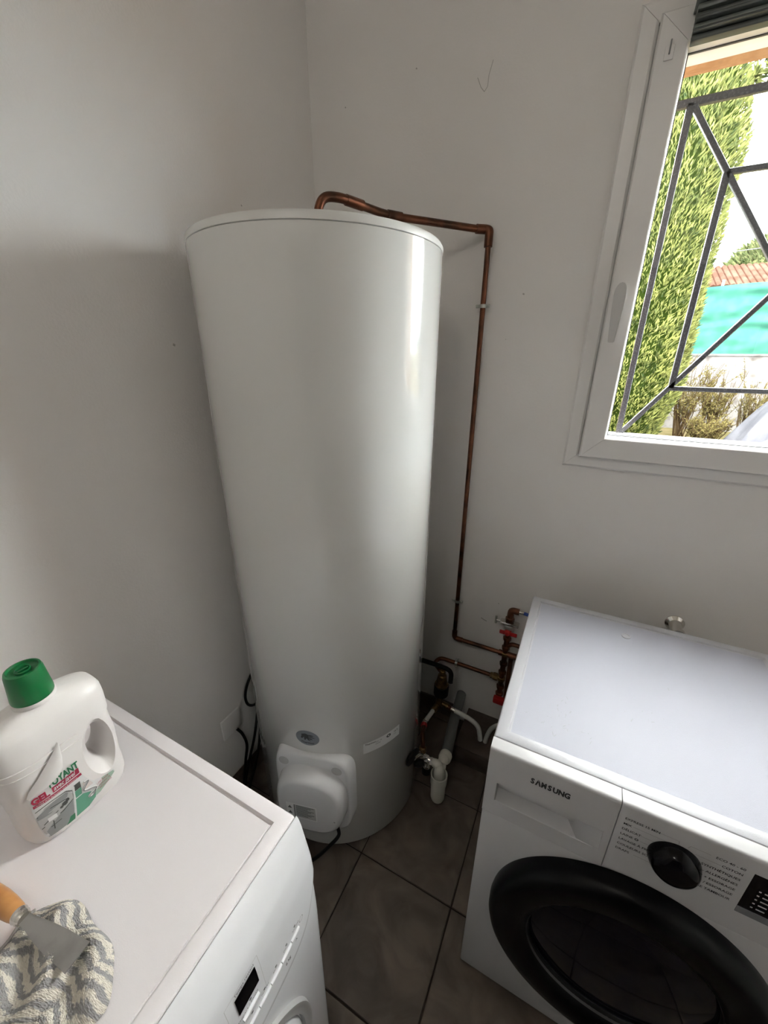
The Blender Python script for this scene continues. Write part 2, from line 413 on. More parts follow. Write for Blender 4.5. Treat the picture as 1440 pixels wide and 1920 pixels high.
# handle: oval backplate and lever
def ovalprism(bm, cx, cz, rx, rz, y0, y1, n=2.6, seg=32):
    pts = []
    for k in range(seg):
        t = 2*PI*k/seg; c, s = math.cos(t), math.sin(t)
        pts.append((cx+rx*abs(c)**(2/n)*(1 if c > 0 else -1), cz+rz*abs(s)**(2/n)*(1 if s > 0 else -1)))
    prism(bm, pts, y0, y1)
bm = B(); ovalprism(bm, .9935, 1.731, .0170, .047, -.040, -.030); bmesh.ops.bevel(bm, geom=list(bm.edges), offset=.0015, segments=2, affect='EDGES'); obj('backplate', bm, m_pvc, win, ang=50)
bm = B()
prof = [(-.0140, 1.726), (-.0128, 1.738), (-.0085, 1.748), (-.002, 1.753), (.004, 1.753), (.0098, 1.748), (.0135, 1.738), (.0142, 1.722), (.0130, 1.69), (.0085, 1.612), (-.0065, 1.612), (-.0125, 1.69)]
prism(bm, [(.9905+a, z) for a, z in prof], -.074, -.052)
for v in bm.verts:
    if v.co.z < 1.62: v.co.y += .006
bmesh.ops.bevel(bm, geom=[e for e in bm.edges], offset=.0016, segments=2, affect='EDGES')
hd = obj('handle', bm, m_lever, win)
obj('spindle', lathe(B(), (.9905, -.040, 1.728), (0, -1, 0), [(.010, 0), (.010, .015)], 20), m_pvc, hd)
bm = bx(.985, 1.003, -.0345, -.030, 2.190, 2.215, bev=.0015); cat_ = obj('blind_hook_plate', bm, m_pvc, win)
obj('hook', bx(.9925, .9955, -.0400, -.0345, 2.198, 2.222, bev=.001), m_mg, cat_)
bm = B(); box(bm, .975, .9755, -.0305, -.030, 1.70, 1.7005)
bm.free()

# interior blind clipped over the top rail
bl = thing('window_blind', 'dark grey slatted blind fully raised in front of the window top rail', 'blind', (1.366, -.045, 2.19))
obj('headrail', bx(1.026, 1.706, -.075, -.0305, 2.262, 2.312, bev=.003), m_blindhead, bl)
obj('headrail_edge', bx(1.025, 1.707, -.079, -.0305, 2.2545, 2.2605, bev=.0015), m_blindhead, bl)
for i, (z0, z1, yy) in enumerate([(2.2435, 2.2535, -.066), (2.2345, 2.2425, -.060), (2.2275, 2.2335, -.068), (2.2185, 2.2265, -.058), (2.2130, 2.2175, -.064), (2.202, 2.212, -.052)]):
    obj('slat', bx(1.030, 1.702, yy, -.0305, z0, z1, bev=.0022), m_blindhead if i in (0, 3) else m_blind, bl)
rs = thing('roller_shutter', 'pale aluminium end slat of a roller shutter outside the window top', 'roller shutter', (1.366, .11, 2.25))
obj('end_slat', bx(1.002, 1.733, .104, .122, 2.251, 2.284, bev=.003), m_alu, rs)
obj('weather_strip', bx(1.005, 1.730, .108, .118, 2.2455, 2.2505, bev=.001), m_pvc_dark, rs)
obj('slat', bx(1.002, 1.733, .106, .120, 2.286, 2.34, bev=.003), m_blind, rs)
# grille
gr = thing('window_grille', 'dark wrought iron security grille outside the window glass', 'grille', (1.366, .15, 1.75))
def bar(a, b, wd=.014, dp=.014):
    a, b = V((a[0], .15, a[1])), V((b[0], .15, b[1])); d = (b-a).normalized(); s = V((0, 1, 0)).cross(d)
    bm = B(); r = []
    for p in (a, b): r.append([bm.verts.new(p+s*wd/2*i+V((0, dp/2*j, 0))) for i, j in ((1, 1), (-1, 1), (-1, -1), (1, -1))])
    for q in range(4): bm.faces.new((r[0][q], r[0][(q+1) % 4], r[1][(q+1) % 4], r[1][q]))
    bm.faces.new(r[0]); bm.faces.new(r[1][::-1])
    bmesh.ops.bevel(bm, geom=list(bm.edges), offset=.0015, segments=1, affect='EDGES')
    obj('bar', bm, m_bar, gr)
gx0, gx1, gz0, gz1 = 1.068, 1.664, 1.338, 2.176
ix0, ix1, iz0, iz1 = 1.181, 1.551, 1.487, 2.018
bar((1.001, gz1), (1.734, gz1), .017); bar((1.001, gz0), (1.734, gz0), .012)
bar((gx0, gz0), (gx0, gz1), .016); bar((gx1, gz0), (gx1, gz1), .016)
bar((ix0, iz0), (ix0, iz1), .016); bar((ix1, iz0), (ix1, iz1), .016)
bar((ix0, iz1), (ix1, iz1), .013); bar((ix0, iz0), (ix1, iz0), .013)
bar((gx0+.008, gz1-.008), (gx1-.008, gz0+.008), .013); bar((gx0+.008, gz0+.008), (gx1-.008, gz1-.008), .013)
sl = obj('window_sill', bx(.99, 1.745, .062, .25, 1.300, 1.312, bev=.002), m_sill); tag(sl, kind='structure')

# ------------------------------------------------------------------ water heater
HX, HY, HR, HH = .3138, -.4333, .3018, 1.816
ht = thing('water_heater', 'tall white enamelled cylindrical water heater standing in the corner', 'water heater', (HX, HY, 0))
obj('tank', lathe(B(), (HX, HY, 0), (0, 0, 1), [(HR-.02, .018), (HR-.004, .020), (HR, .026), (HR, 1.7985)], 128), m_enamel, ht, ang=40)
obj('top_cap', lathe(B(), (HX, HY, 0), (0, 0, 1), [(HR-.001, 1.7995), (HR+.0005, 1.8005), (HR+.0005, 1.810), (HR-.003, 1.8155), (HR-.009, 1.8165), (HR-.018, 1.8115), (.05, 1.811), (0.02, 1.814)], 128), m_rim, ht, ang=40)
for a in (-50, 70, 190):
    c = V((HX+.24*math.cos(math.radians(a)), HY+.24*math.sin(math.radians(a)), 0))
    obj('foot', lathe(B(), c, (0, 0, 1), [(.014, 0), (.014, .006), (.009, .018)], 16), m_blackmat, ht)
def cyl(R=.0006):
    def f(t, z): a = math.radians(t); return (HX+(HR+R)*math.cos(a), HY+(HR+R)*math.sin(a), z)
    return f
def cylm(t0, z0, R=.0008, s=1.0):      # local metres around (t0,z0)
    def f(u, v): return cyl(R)(t0+math.degrees(s*u/HR), z0+v)
    return f
# oval badge
bm = B(); ring = [(.037*math.cos(2*PI*k/40), .0295*math.sin(2*PI*k/40)) for k in range(40)]
f = cylm(-74.7, .5195, .0006)
cv = bm.verts.new(f(0, 0)); prev = None; inner = [bm.verts.new(f(.5*a, .5*b)) for a, b in ring]; outer = [bm.verts.new(f(a, b)) for a, b in ring]
for k in range(40):
    bm.faces.new((inner[k], inner[(k+1) % 40], cv)); bm.faces.new((outer[k], outer[(k+1) % 40], inner[(k+1) % 40], inner[k]))
badge = obj('badge', bm, m_ledge, ht, smooth=False); badge['label'] = 'grey oval badge with a black flame emblem'
bm = B(); f = cylm(-74.7, .5195, .0011)
def blob(pts): bm.faces.new([bm.verts.new(f(*p)) for p in pts])
blob([(-.018, .014), (-.006, .018), (.004, .014), (.004, -.001), (-.004, -.002), (-.011, .003), (-.018, .004)])
blob([(-.018, .006), (-.012, .006), (-.012, .001), (-.017, -.004), (-.021, -.001)])
blob([(-.010, .004), (-.003, .003), (-.004, -.004), (-.008, -.010), (-.010, -.004)])
blob([(-.003, .002), (.004, .001), (.006, -.004), (.011, -.010), (.002, -.007)])
blob([(.003, .014), (.003, .010), (.012, .0095), (.021, .012), (.012, .0145)])
blob([(.003, .0085), (.003, .005), (.015, .003), (.026, .003), (.015, .007)])
blob([(.003, .003), (.003, 0), (.010, -.004), (.018, -.004), (.011, .001)])
tag(obj('flame_emblem', bm, m_ink, badge, smooth=False), kind='stuff')
text('lettering', 'Thermor', .0115, cylm(-74.7, .5195, .0011), m_ink, badge, at=(0, -.0215), bold=.0003, align='CENTER')
# energy sticker
f = cylm(-43.0, .4365, .0005)
LS = math.radians(25.4)*HR
stk = patch('sticker', [(0, 0), (LS, 0), (LS, .043), (0, .043)], f, m_paper, ht, sub=14); stk['label'] = 'white rating sticker with small print'
f = cylm(-43.0, .4365, .0009)
bm = B()
text_bm(bm, 'Thermor', .0095, f, at=(.006, .0325), bold=.0002)
text_bm(bm, '200L  NF', .006, f, at=(.040, .030)); text_bm(bm, '2200W', .006, f, at=(.040, .022))
text_bm(bm, '15 2', .010, f, at=(.108, .027), bold=.0002); text_bm(bm, 'IP 24', .005, f, at=(.108, .018))
for k in range(16):
    a = 2*PI*k/16; b = 2*PI*(k+1)/16
    bm.faces.new([bm.verts.new(f(.088+r*math.cos(t), .030+.75*r*math.sin(t))) for r, t in ((.0085, a), (.0085, b), (.0035, b), (.0035, a))])
tag(obj('sticker_print', bm, m_dg, stk, smooth=False), kind='stuff')
# flange plate and element cover
T0 = math.radians(-75); N = V((math.cos(T0), math.sin(T0), 0)); U = V((-N.y, N.x, 0)); HC = V((HX, HY, 0))
def pf(u, z, d): return HC+N*d+U*u+V((0, 0, z))
def sup(cx, cz, rx, rz, n, seg=56, rzb=None):
    o = []
    for k in range(seg):
        t = 2*PI*k/seg; c, s = math.cos(t), math.sin(t)
        rr = rz if s > 0 or rzb is None else rzb
        o.append((cx+rx*abs(c)**(2/n)*(1 if c > 0 else -1), cz+rr*abs(s)**(2/n)*(1 if s > 0 else -1)))
    return o
def loft(bm, loops):
    R = [[bm.verts.new(pf(u, z, d)) for u, z in L] for L, d in loops]; n = len(R[0])
    for a, b in zip(R, R[1:]):
        for q in range(n): bm.faces.new((a[q], a[(q+1) % n], b[(q+1) % n], b[q]))
    bm.faces.new(R[0]); bm.faces.new(R[-1][::-1]); return bm
def S(e, n=5.5): return sup(.010, .300, .122-e, .160-e, n)
fp = obj('flange_plate', loft(B(), [(S(-.012), .24), (S(-.004), .285), (S(0), .304), (S(.003), .310), (S(.009), .3135)]), m_flange, ht, ang=45)
for u, z in ((-.078, .418), (.092, .418)):
    bm = B(); c = pf(u, z, .3138)
    lathe(bm, c, -N, [(.0165, 0), (.0150, .0004), (.0105, .011), (0, .011)], 24)
    obj('screw_recess', bm, m_lg, fp)
def K(e, n=2.7): return sup(.012, .300, .112-e, .118-e, n, rzb=.126-e)
cv = obj('element_cover', loft(B(), [(K(-.003), .300), (K(.000), .316), (K(.004), .343), (K(.009), .354), (K(.016), .3600), (K(.022), .3618), (K(.05), .3625)]), m_flange, ht, ang=50)
f = lambda u, z: pf(u, z, .3631)
lb = patch('warning_label', [(-.058, .246), (.040, .246), (.040, .310), (-.058, .310)], f, m_paper, cv)
f = lambda u, z: pf(u, z, .3634)
patch('label_print', [(-.031, .250), (.037, .250), (.037, .306), (-.031, .306)], f, m_lg, lb)
f = lambda u, z: pf(u, z, .3637)
bm = B()
for i in range(9):
    z = .3015-i*.0055; bm.faces.new([bm.verts.new(f(*p)) for p in ((-.026, z), (-.026+.058-.01*(i % 3), z), (-.026+.058-.01*(i % 3), z+.0024), (-.026, z+.0024))])
bm.faces.new([bm.verts.new(f(*p)) for p in ((-.033, .250), (-.0305, .250), (-.0305, .306), (-.033, .306))])
for zc in (.292, .268):
    bm.faces.new([bm.verts.new(f(*p)) for p in ((-.053, zc-.006), (-.039, zc-.006), (-.046, zc+.007))])
tag(obj('label_lines', bm, m_dg, lb, smooth=False), kind='stuff')
for u, z in ((-.030, .200), (.095, .262)):
    obj('cover_screw', lathe(B(), pf(u, z, .358), N, [(.0028, 0), (.0028, .004)], 10), m_mg, cv)
# heater cable
obj('power_cord', tube(B(), smooth_path([pf(.098, .215, .345), pf(.102, .185, .352), (.487, -.775, .165), (.45, -.80, .115), (.40, -.82, .06), (.33, -.84, .012), (.20, -.80, .010), (.07, -.76, .010)]), .0055, 10), m_blackmat, ht)

# ------------------------------------------------------------------ copper pipe from heater top along the wall
def thing_mesh(name, label, cat, bm, m, group=None, **k):
    return tag(obj(name, bm, m, None, **k), label, cat, group)
CPX, CPY = .626, -.028
hp = thing('hot_water_pipe', 'long tarnished copper pipe running from the heater top down the wall', 'pipe', (CPX, CPY, 1.2))
R1 = .0095
topz = 1.917
obj('riser_bend', tube(B(), smooth_path([(HX, HY, 1.812), (HX, HY, 1.87), (HX+.001, HY+.006, 1.905), (HX+.010, HY+.020, 1.926), (.342, -.382, 1.932), (.356, -.345, 1.932)]), .0105, 16), m_copper, hp)
obj('pipe', tube(B(), smooth_path([(.350, -.36, 1.932), (.374, -.293, 1.930), (.395, -.25, 1.927), (.42, -.21, 1.925)]), R1, 16), m_copper, hp)
obj('pipe', tube(B(), [(.40, -.237, 1.926), (.43, -.20, 1.925), (.595, -.042, topz)], R1, 16), m_copper, hp)
obj('fitting', tube(B(), [(.402, -.238, 1.926), (.428, -.205, 1.925)], .0118, 16), m_copper, hp)
obj('fitting', tube(B(), [(.350, -.362, 1.932), (.368, -.312, 1.931)], .0120, 16), m_copper, hp)
obj('elbow', tube(B(), round_path([(.592, -.045, topz), (.6155, -.026, topz), (CPX, CPY, topz-.004), (CPX, CPY, topz-.045)], .016), .0122, 16), m_copper, hp)
obj('pipe', tube(B(), [(CPX, CPY, topz-.02), (CPX, CPY, .485)], .0080, 14), m_copper, hp)
obj('elbow', tube(B(), round_path([(CPX, CPY, .505), (CPX, CPY, .469), (CPX+.036, CPY, .469)], .015), .0105, 14), m_copper, hp)
obj('pipe', tube(B(), [(CPX+.02, CPY, .469), (.822, CPY, .469)], .0085, 14), m_copper, hp)
def clip(x, z, label, vertical=True):
    t = thing('pipe_clip', label, 'pipe clip', (x, CPY, z), 'metal clips holding the copper pipes')
    d = V((0, 0, 1)) if vertical else V((1, 0, 0))
    obj('ring', lathe(B(), V((x, CPY, z))-d*.005, d, [(.0086, 0), (.0112, 0), (.0112, .010), (.0086, .010), (.0086, 0)], 20, caps=(False, False)), m_steelz, t)
    s = V((1, 0, 0)) if vertical else V((0, 0, 1))
    for q in (-1, 1):
        bm = B(); c = V((x, CPY, z))+s*q*.016
        box(bm, c.x-(.006 if vertical else .005), c.x+(.006 if vertical else .005), c.y-.003, c.y+.003, c.z-(.005 if vertical else .006), c.z+(.005 if vertical else .006), .001, 1)
        ear = obj('ear', bm, m_steelz, t)
        obj('screw', lathe(B(), c+V((0, -.003, 0)), (0, -1, 0), [(.004, 0), (.004, .002), (.002, .004)], 12), m_steelz, ear)
    obj('stud', tube(B(), [(x, CPY+.009, z), (x, -.0005, z)], .0032, 10), m_steelz, t)
clip(CPX, 1.718, 'zinc clip holding the copper pipe beside the heater top')
clip(CPX, .653, 'zinc clip low on the vertical copper pipe above its lower bend')

# cold water pipe
cp = thing('cold_water_pipe', 'lower copper pipe looping behind the heater towards the brass reducer', 'pipe', (.69, CPY, .34))
obj('pipe', tube(B(), round_path([(.822, CPY, .342), (.572, CPY, .341), (.560, -.075, .345), (.600, -.112, .352)], .03, 7), .0085, 14), m_copper, cp)
obj('pipe', tube(B(), round_path([(.47, -.128, .385), (.600, -.135, .397), (.655, -.135, .392), (.658, -.15, .345)], .028, 7), .0095, 14), m_blackmat, cp)
obj('coupling', lathe(B(), (.790, CPY, .342), (1, 0, 0), [(.010, 0), (.0125, .003), (.0125, .012), (.0155, .013), (.0155, .031), (.012, .033)], 8), m_brass, cp, ang=20)
clip(.645, .342, 'zinc clip on the lower horizontal copper pipe', vertical=False)

# pressure reducer
pr = thing('pressure_reducer', 'brass pressure reducer with a bell shaped cap between heater and drain pipe', 'valve', (.622, -.15, .2))
c = V((.622, -.15, 0))
obj('bell', lathe(B(), c, (0, 0, 1), [(.0275, .318), (.0275, .325), (.0235, .330), (.0205, .350), (.0175, .368), (.013, .372), (.013, .386), (.010, .392), (.004, .392), (.003, .388), (0, .388)], 32), m_brass, pr)
obj('collar', lathe(B(), c, (0, 0, 1), [(.024, .270), (.030, .272), (.030, .316), (.0275, .3175)], 24), m_blackmat, pr)
obj('body', tube(B(), [(.622, -.15, .272), (.620, -.152, .248), (.617, -.156, .205)], [.017, .0145, .0145], 16), m_brass, pr)
obj('outlet', tube(B(), [(.622, -.15, .222), (.655, -.15, .213)], .012, 16), m_brass, pr)
def ribs(bm, a, b, r, n, seg=16):
    a, b = V(a), V(b); P, R = [], []
    for i in range(n*4+1):
        P.append(a.lerp(b, i/(n*4))); R.append(r*(1 if (i % 4) in (1, 2) else .82))
    return tube(bm, P, R, seg)
obj('ribbed_nut', ribs(B(), (.652, -.15, .2135), (.668, -.15, .2105), .0115, 3), m_copper, pr)
obj('ribbed_nut', ribs(B(), (.668, -.15, .2105), (.688, -.15, .207), .0105, 3), m_chrome, pr)
obj('inlet', ribs(B(), (.616, -.158, .212), (.609, -.205, .222), .0125, 4), m_brass, pr)
tag(obj('supply_hose', tube(B(), smooth_path([(.685, -.15, .2075), (.72, -.15, .202), (.762, -.15, .190), (.787, -.15, .170), (.797, -.15, .135), (.802, -.152, .108)]), .0095, 14), m_pex), 'white plastic pipe curving down from the brass reducer to the plinth', 'pipe')
tag(obj('return_hose', tube(B(), smooth_path([(.822, -.152, .108), (.828, -.15, .150), (.842, -.15, .195), (.868, -.148, .222), (.90, -.145, .229)]), .0085, 14), m_pex), 'white plastic pipe rising from the plinth behind the black door washing machine', 'pipe')
# link and safety group at heater side
lk = thing('heater_inlet_link', 'short white pipe with ringed fittings beside the heater base', 'pipe', (.62, -.3, .24))
obj('pipe', tube(B(), [(.610, -.20, .221), (.606, -.285, .243)], .0085, 14), m_pex, lk)
obj('fitting', ribs(B(), (.606, -.280, .242), (.608, -.298, .246), .0105, 2), m_chrome, lk)
obj('red_fitting', ribs(B(), (.608, -.298, .246), (.612, -.316, .249), .0118, 2), m_red, lk)
obj('elbow', tube(B(), round_path([(.612, -.314, .249), (.622, -.352, .255), (.632, -.372, .238), (.634, -.376, .222)], .02), .0095, 14), m_copper, lk)
sg = thing('safety_valve_group', 'chrome safety valve group with black knobs on the heater side', 'valve', (.65, -.39, .2))
obj('union', ribs(B(), (.634, -.376, .226), (.637, -.384, .188), .0135, 3), m_brass, sg)
obj('body', tube(B(), [(.608, -.40, .228), (.640, -.388, .196), (.660, -.388, .190), (.683, -.390, .190)], [.010, .0135, .0115, .0105], 16), m_chrome, sg)
obj('nut', lathe(B(), (.650, -.388, .191), (1, .0, -.05), [(.014, 0), (.014, .012)], 6), m_chrome, sg, ang=20)
obj('nut', lathe(B(), (.671, -.389, .190), (1, .0, -.05), [(.0145, 0), (.0145, .010)], 6), m_chrome, sg, ang=20)
obj('drain_stub', lathe(B(), (.661, -.395, .186), (0, -.15, -1), [(.012, 0), (.013, .010), (.0145, .012), (.0145, .022)], 18), m_chrome, sg)
obj('black_cap', lathe(B(), (.661, -.3985, .164), (0, -.15, -1), [(.0155, 0), (.0165, .004), (.0155, .026), (.010, .031), (0, .031)], 18), m_blackmat, sg)
c = V((.624, -.455, .262)); ax = V((.93, -.25, -.12))
kb = obj('shutoff_knob', lathe(B(), c, ax, [(.006, -.004), (.030, -.003), (.034, .001), (.033, .006), (.024, .008), (.010, .009), (0, .009)], 28), m_blackmat, sg)
bmk = tube(B(), [c+ax.normalized()*.008, V((.636, -.43, .248)), V((.640, -.40, .215))], .008, 12); obj('stem', bmk, m_chrome, sg)
obj('drain_knob', lathe(B(), (.640, -.432, .226), (.55, -.75, -.35), [(.012, 0), (.019, .002), (.021, .010), (.018, .020), (.008, .023), (0, .023)], 10), m_blackmat, sg, ang=25)
# siphon and drain pipe
sp = thing('siphon_trap', 'ivory plastic siphon cup hanging beside the heater base', 'siphon', (.712, -.405, .03))
c = V((.712, -.405, 0))
obj('cup', lathe(B(), c, (0, 0, 1), [(0, .030), (.014, .031), (.022, .037), (.0255, .048), (.0265, .10), (.0275, .112), (.0295, .125), (.0298, .160), (.0302, .1675), (.0275, .1675), (.0268, .150), (.0245, .12), (.020, .115), (0, .115)], 40), m_siph, sp)
obj('outlet_elbow', tube(B(), smooth_path([(.712, -.378, .120), (.7115, -.372, .165), (.7115, -.360, .182), (.7115, -.335, .176), (.7113, -.322, .170)]), [.014]*8+[.0195]*9+[.020]*4, 20), m_siph, sp)
obj('dome', lathe(B(), (.712, -.402, .135), (0, -.08, 1), [(.019, 0), (.0195, .03), (.0185, .048), (.0145, .060), (.008, .066), (0, .068)], 28), m_siph, sp)
obj('funnel_inlet', tube(B(), smooth_path([(.683, -.390, .190), (.694, -.391, .194), (.702, -.394, .192), (.706, -.398, .180)]), .0145, 18), m_siph, sp)
obj('collar', lathe(B(), (.7115, -.350, .178), (0, 1, -.18), [(.0215, 0), (.0235, .003), (.0235, .022), (.0215, .026)], 28), m_siph, sp)
tag(obj('drain_pipe', tube(B(), [(.7113, -.326, .172), (.690, -.17, .163), (.674, -.001, .155)], .0205, 24), m_grey), 'thick grey drain pipe running from the siphon to the wall', 'pipe')

# manifold beside the washer
mf = thing('water_manifold', 'dark copper tap manifold on the wall beside the washing machine', 'pipe manifold', (.84, CPY, .45))
MX = .836
obj('pipe', tube(B(), [(MX, CPY, .585), (MX, CPY, .235)], .0105, 14), m_copper, mf)
for z in (.545, .500, .469, .420, .375, .342, .300, .262):
    obj('nut', lathe(B(), (MX, CPY, z-.008), (0, 0, 1), [(.012, 0), (.0155, .002), (.0155, .014), (.012, .016)], 8), m_brass if z in (.469, .342) else m_copper, mf, ang=20)
obj('tee', tube(B(), [(.812, CPY, .469), (.880, CPY, .469)], .0120, 14), m_copper, mf)
obj('tee', tube(B(), [(.815, CPY, .342), (.836, CPY, .342)], .0105, 14), m_brass, mf)
obj('branch', tube(B(), round_path([(.845, CPY, .512), (.858, -.035, .530), (.905, -.035, .528)], .015), .0085, 12), m_copper, mf)
obj('side_pipe', tube(B(), [(.862, -.034, .455), (.864, -.034, .22)], .009, 12), m_copper, mf)
obj('red_lever', bx(.806, .872, -.050, -.043, .574, .590, bev=.003), m_red, mf)
obj('lever_hub', lathe(B(), (MX, -.030, .582), (0, -1, 0), [(.013, 0), (.013, .016), (.007, .024)], 14), m_red, mf)
obj('valve_body', bx(.822, .852, -.045, -.014, .595, .612, bev=.003), m_steelz, mf)
obj('saddle', bx(.802, .872, -.044, -.016, .6125, .625, bev=.003), m_chrome, mf)
obj('saddle_stem', tube(B(), [(.802, -.03, .618), (.786, -.03, .618)], .0035, 10), m_chrome, mf)
obj('tee_handle', tube(B(), [(.785, -.03, .603), (.785, -.03, .636)], .0042, 10), m_steelz, mf)
obj('hex_nut', lathe(B(), (MX, CPY, .6255), (0, 0, 1), [(.015, 0), (.017, .003), (.017, .017), (.013, .020), (.013, .032)], 8), m_copper, mf, ang=20)
obj('elbow', tube(B(), round_path([(MX, CPY, .650), (MX, CPY, .677), (.866, CPY, .677)], .014), .0125, 14), m_copper, mf)
obj('red_tap', bx(.818, .862, -.062, -.040, .232, .262, bev=.005), m_red, mf)
hs = thing('inlet_hose', 'thin hose with a blue sleeve entering behind the washing machine', 'hose', (.87, CPY, .677))
obj('ferrule', lathe(B(), (.866, CPY, .677), (1, 0, 0), [(.006, 0), (.0062, .016), (.0052, .018)], 14), m_chrome, hs)
obj('blue_sleeve', tube(B(), [(.882, CPY, .677), (.918, CPY-.001, .674), (1.0, CPY-.004, .655)], .0062, 12), m_blue, hs)
ro = thing('pipe_rosette', 'round metal rosette on the wall behind the washing machine edge', 'rosette', (1.335, 0, .775))
obj('flange', lathe(B(), (1.335, -.0005, .775), (0, -1, 0), [(.027, 0), (.027, .003), (.018, .012), (.013, .05), (.012, .055)], 28), m_chrome, ro)
obj('cap', lathe(B(), (1.335, -.056, .775), (0, -1, 0), [(.017, 0), (.020, .004), (.020, .020), (.015, .023), (0, .023)], 20), m_chrome, ro)

# ------------------------------------------------------------------ outlet and cables on the left wall
ol = thing('cable_outlet', 'white square cable outlet plate low on the left wall', 'outlet', (0, -.685, .325))
obj('plate', bx(.0005, .009, -.727, -.643, .283, .370, bev=.003), m_pvc, ol)
tag(obj('outlet_cable', tube(B(), smooth_path([(.006, -.668, .283), (.022, -.660, .255), (.030, -.655, .20), (.026, -.668, .13), (.028, -.690, .05), (.05, -.72, .008), (.07, -.76, .008)]), .0052, 10), m_blackmat), 'black cable dropping from the white outlet plate', 'cable')
tag(obj('looped_cable', tube(B(), smooth_path([(.016, -.42, .50), (.014, -.515, .500), (.012, -.580, .455), (.012, -.612, .400), (.013, -.606, .345), (.014, -.565, .315), (.014, -.50, .318), (.014, -.42, .36)]), .0050, 10), m_blackmat), 'black cable looping out from behind the heater on the left wall', 'cable')
tag(obj('slack_cable', tube(B(), smooth_path([(.020, -.56, .34), (.030, -.595, .26), (.034, -.625, .19), (.030, -.655, .12), (.035, -.69, .05), (.06, -.72, .007), (.10, -.75, .007)]), .0052, 10), m_blackmat), 'black cable hanging between the outlet cable and the heater', 'cable')
tag(obj('slack_cable', tube(B(), smooth_path([(.026, -.56, .30), (.040, -.592, .22), (.048, -.62, .15), (.050, -.655, .08), (.060, -.70, .03), (.10, -.745, .007), (.16, -.76, .007)]), .0052, 10), m_blackmat), 'black cable hanging closest to the heater side near the floor', 'cable')

# ------------------------------------------------------------------ washing machine with black door
WX, WF = .913, -.777
wm = thing('washing_machine', 'white front loading washing machine with a large black round door', 'washing machine', (WX+.3, -.47, 0))
bm = B(); box(bm, WX, WX+.6, -.734, -.215, .014, .816, .004, 2); box(bm, WX, WX+.6, -.7572, -.730, .014, .664, .002, 1); box(bm, WX, WX+.018, -.7485, -.730, .66, .816); box(bm, 1.14, WX+.6, -.7485, -.730, .66, .816); obj('body', bm, m_white, wm)
bm = B(); box(bm, WX, WX+.6, -.7478, -.172, .8165, .85, .0045, 3)
topf = [f_ for f_ in bm.faces if f_.normal.z > .9 and f_.calc_center_median().z > .849 and f_.calc_area() > .1]
bmesh.ops.inset_region(bm, faces=topf, thickness=.0275)
bmesh.ops.inset_region(bm, faces=topf, thickness=.0035, depth=0)
for f_ in topf:
    for v in f_.verts: v.co.z -= .0042
bmesh.ops.inset_region(bm, faces=topf, thickness=.004)
for f_ in topf: f_.material_index = 1
tp = obj('top_plate', bm, [m_whitetop, m_toprough], wm, ang=25)
obj('button_plug', lathe(B(), (1.172, -.258, .8458), (0, 0, 1), [(.0115, 0), (.0115, .0016), (.0085, .0026), (.0078, .0014), (0, .0014)], 28), m_whitetop, tp)
# dirt smears on the top
random.seed(3)
bm = B()
for cx, cy, n_, sx, sy in ((1.030, -.62, 12, .010, .030), (1.050, -.655, 8, .02, .008), (1.21, -.55, 8, .05, .02), (1.0, -.66, 6, .02, .01), (1.15, -.4, 10, .16, .10)):
    for _ in range(n_):
        x, y = random.gauss(cx, sx), random.gauss(cy, sy); a = random.uniform(-.9, .9)+1.2; L = random.uniform(.001, .006); W_ = random.uniform(.0003, .0014)
        if not (.95 < x < 1.47 and -.71 < y < -.23): continue
        d = V((math.cos(a), math.sin(a), 0)); s = V((-d.y, d.x, 0)); c = V((x, y, .84608))
        bm.faces.new([bm.verts.new(c+d*L*i+s*W_*j) for i, j in ((-1, -.4), (-.4, -1), (.6, -.8), (1, .3), (.2, 1), (-.7, .7))])
tag(obj('smear', bm, m_scratch, tp, smooth=False), kind='stuff')
# front lower panel
bm = B(); box(bm, WX+.0005, WX+.5995, WF, -.757, .03, .6635, .004, 2); obj('front_panel', bm, m_white, wm)
obj('kick_plate', bx(WX+.004, WX+.596, -.770, -.757, .014, .029, bev=.001), m_mg, wm)
for fx in (WX+.05, WX+.55):
    for fy in (-.72, -.26):
        obj('foot', lathe(B(), (fx, fy, 0), (0, 0, 1), [(.02, 0), (.02, .006), (.01, .0155)], 16), m_blackmat, wm)
# detergent drawer front with grip pocket
def shell(bm, x0, x1, z0, z1, yf, yb, hole, r=.006):
    """front plate with rounded top edge and a rectangular hole (x0,x1,z0,z1) in its face"""
    hx0, hx1, hz0, hz1 = hole
    o = [bm.verts.new(p) for p in ((x0, yf, z0), (x1, yf, z0), (x1, yf, z1-r), (x0, yf, z1-r))]
    h = [bm.verts.new(p) for p in ((hx0, yf, hz0), (hx1, yf, hz0), (hx1, yf, hz1), (hx0, yf, hz1))]
    for i in range(4): bm.faces.new((o[i], o[(i+1) % 4], h[(i+1) % 4], h[i]))
    arc = [(yf+r*(1-math.cos(t)), z1-r+r*math.sin(t)) for t in [PI/2*i/5 for i in range(1, 6)]]
    L = [o[3]]+[bm.verts.new((x0, y, z)) for y, z in arc]; Rr = [o[2]]+[bm.verts.new((x1, y, z)) for y, z in arc]
    for i in range(5): bm.faces.new((L[i], Rr[i], Rr[i+1], L[i+1]))
    bl_, br_, tl_, tr_ = [bm.verts.new(p) for p in ((x0, yb, z0), (x1, yb, z0), (x0, yb, z1), (x1, yb, z1))]
    bm.faces.new((L[5], Rr[5], tr_, tl_)); bm.faces.new((o[0], o[1], br_, bl_)); bm.faces.new((bl_, br_, tr_, tl_))
    bm.faces.new([o[0], bl_, tl_]+L[::-1]); bm.faces.new([o[1], br_, tr_]+Rr[::-1])
    return h
DZ0, DZ1 = .6645, .8495
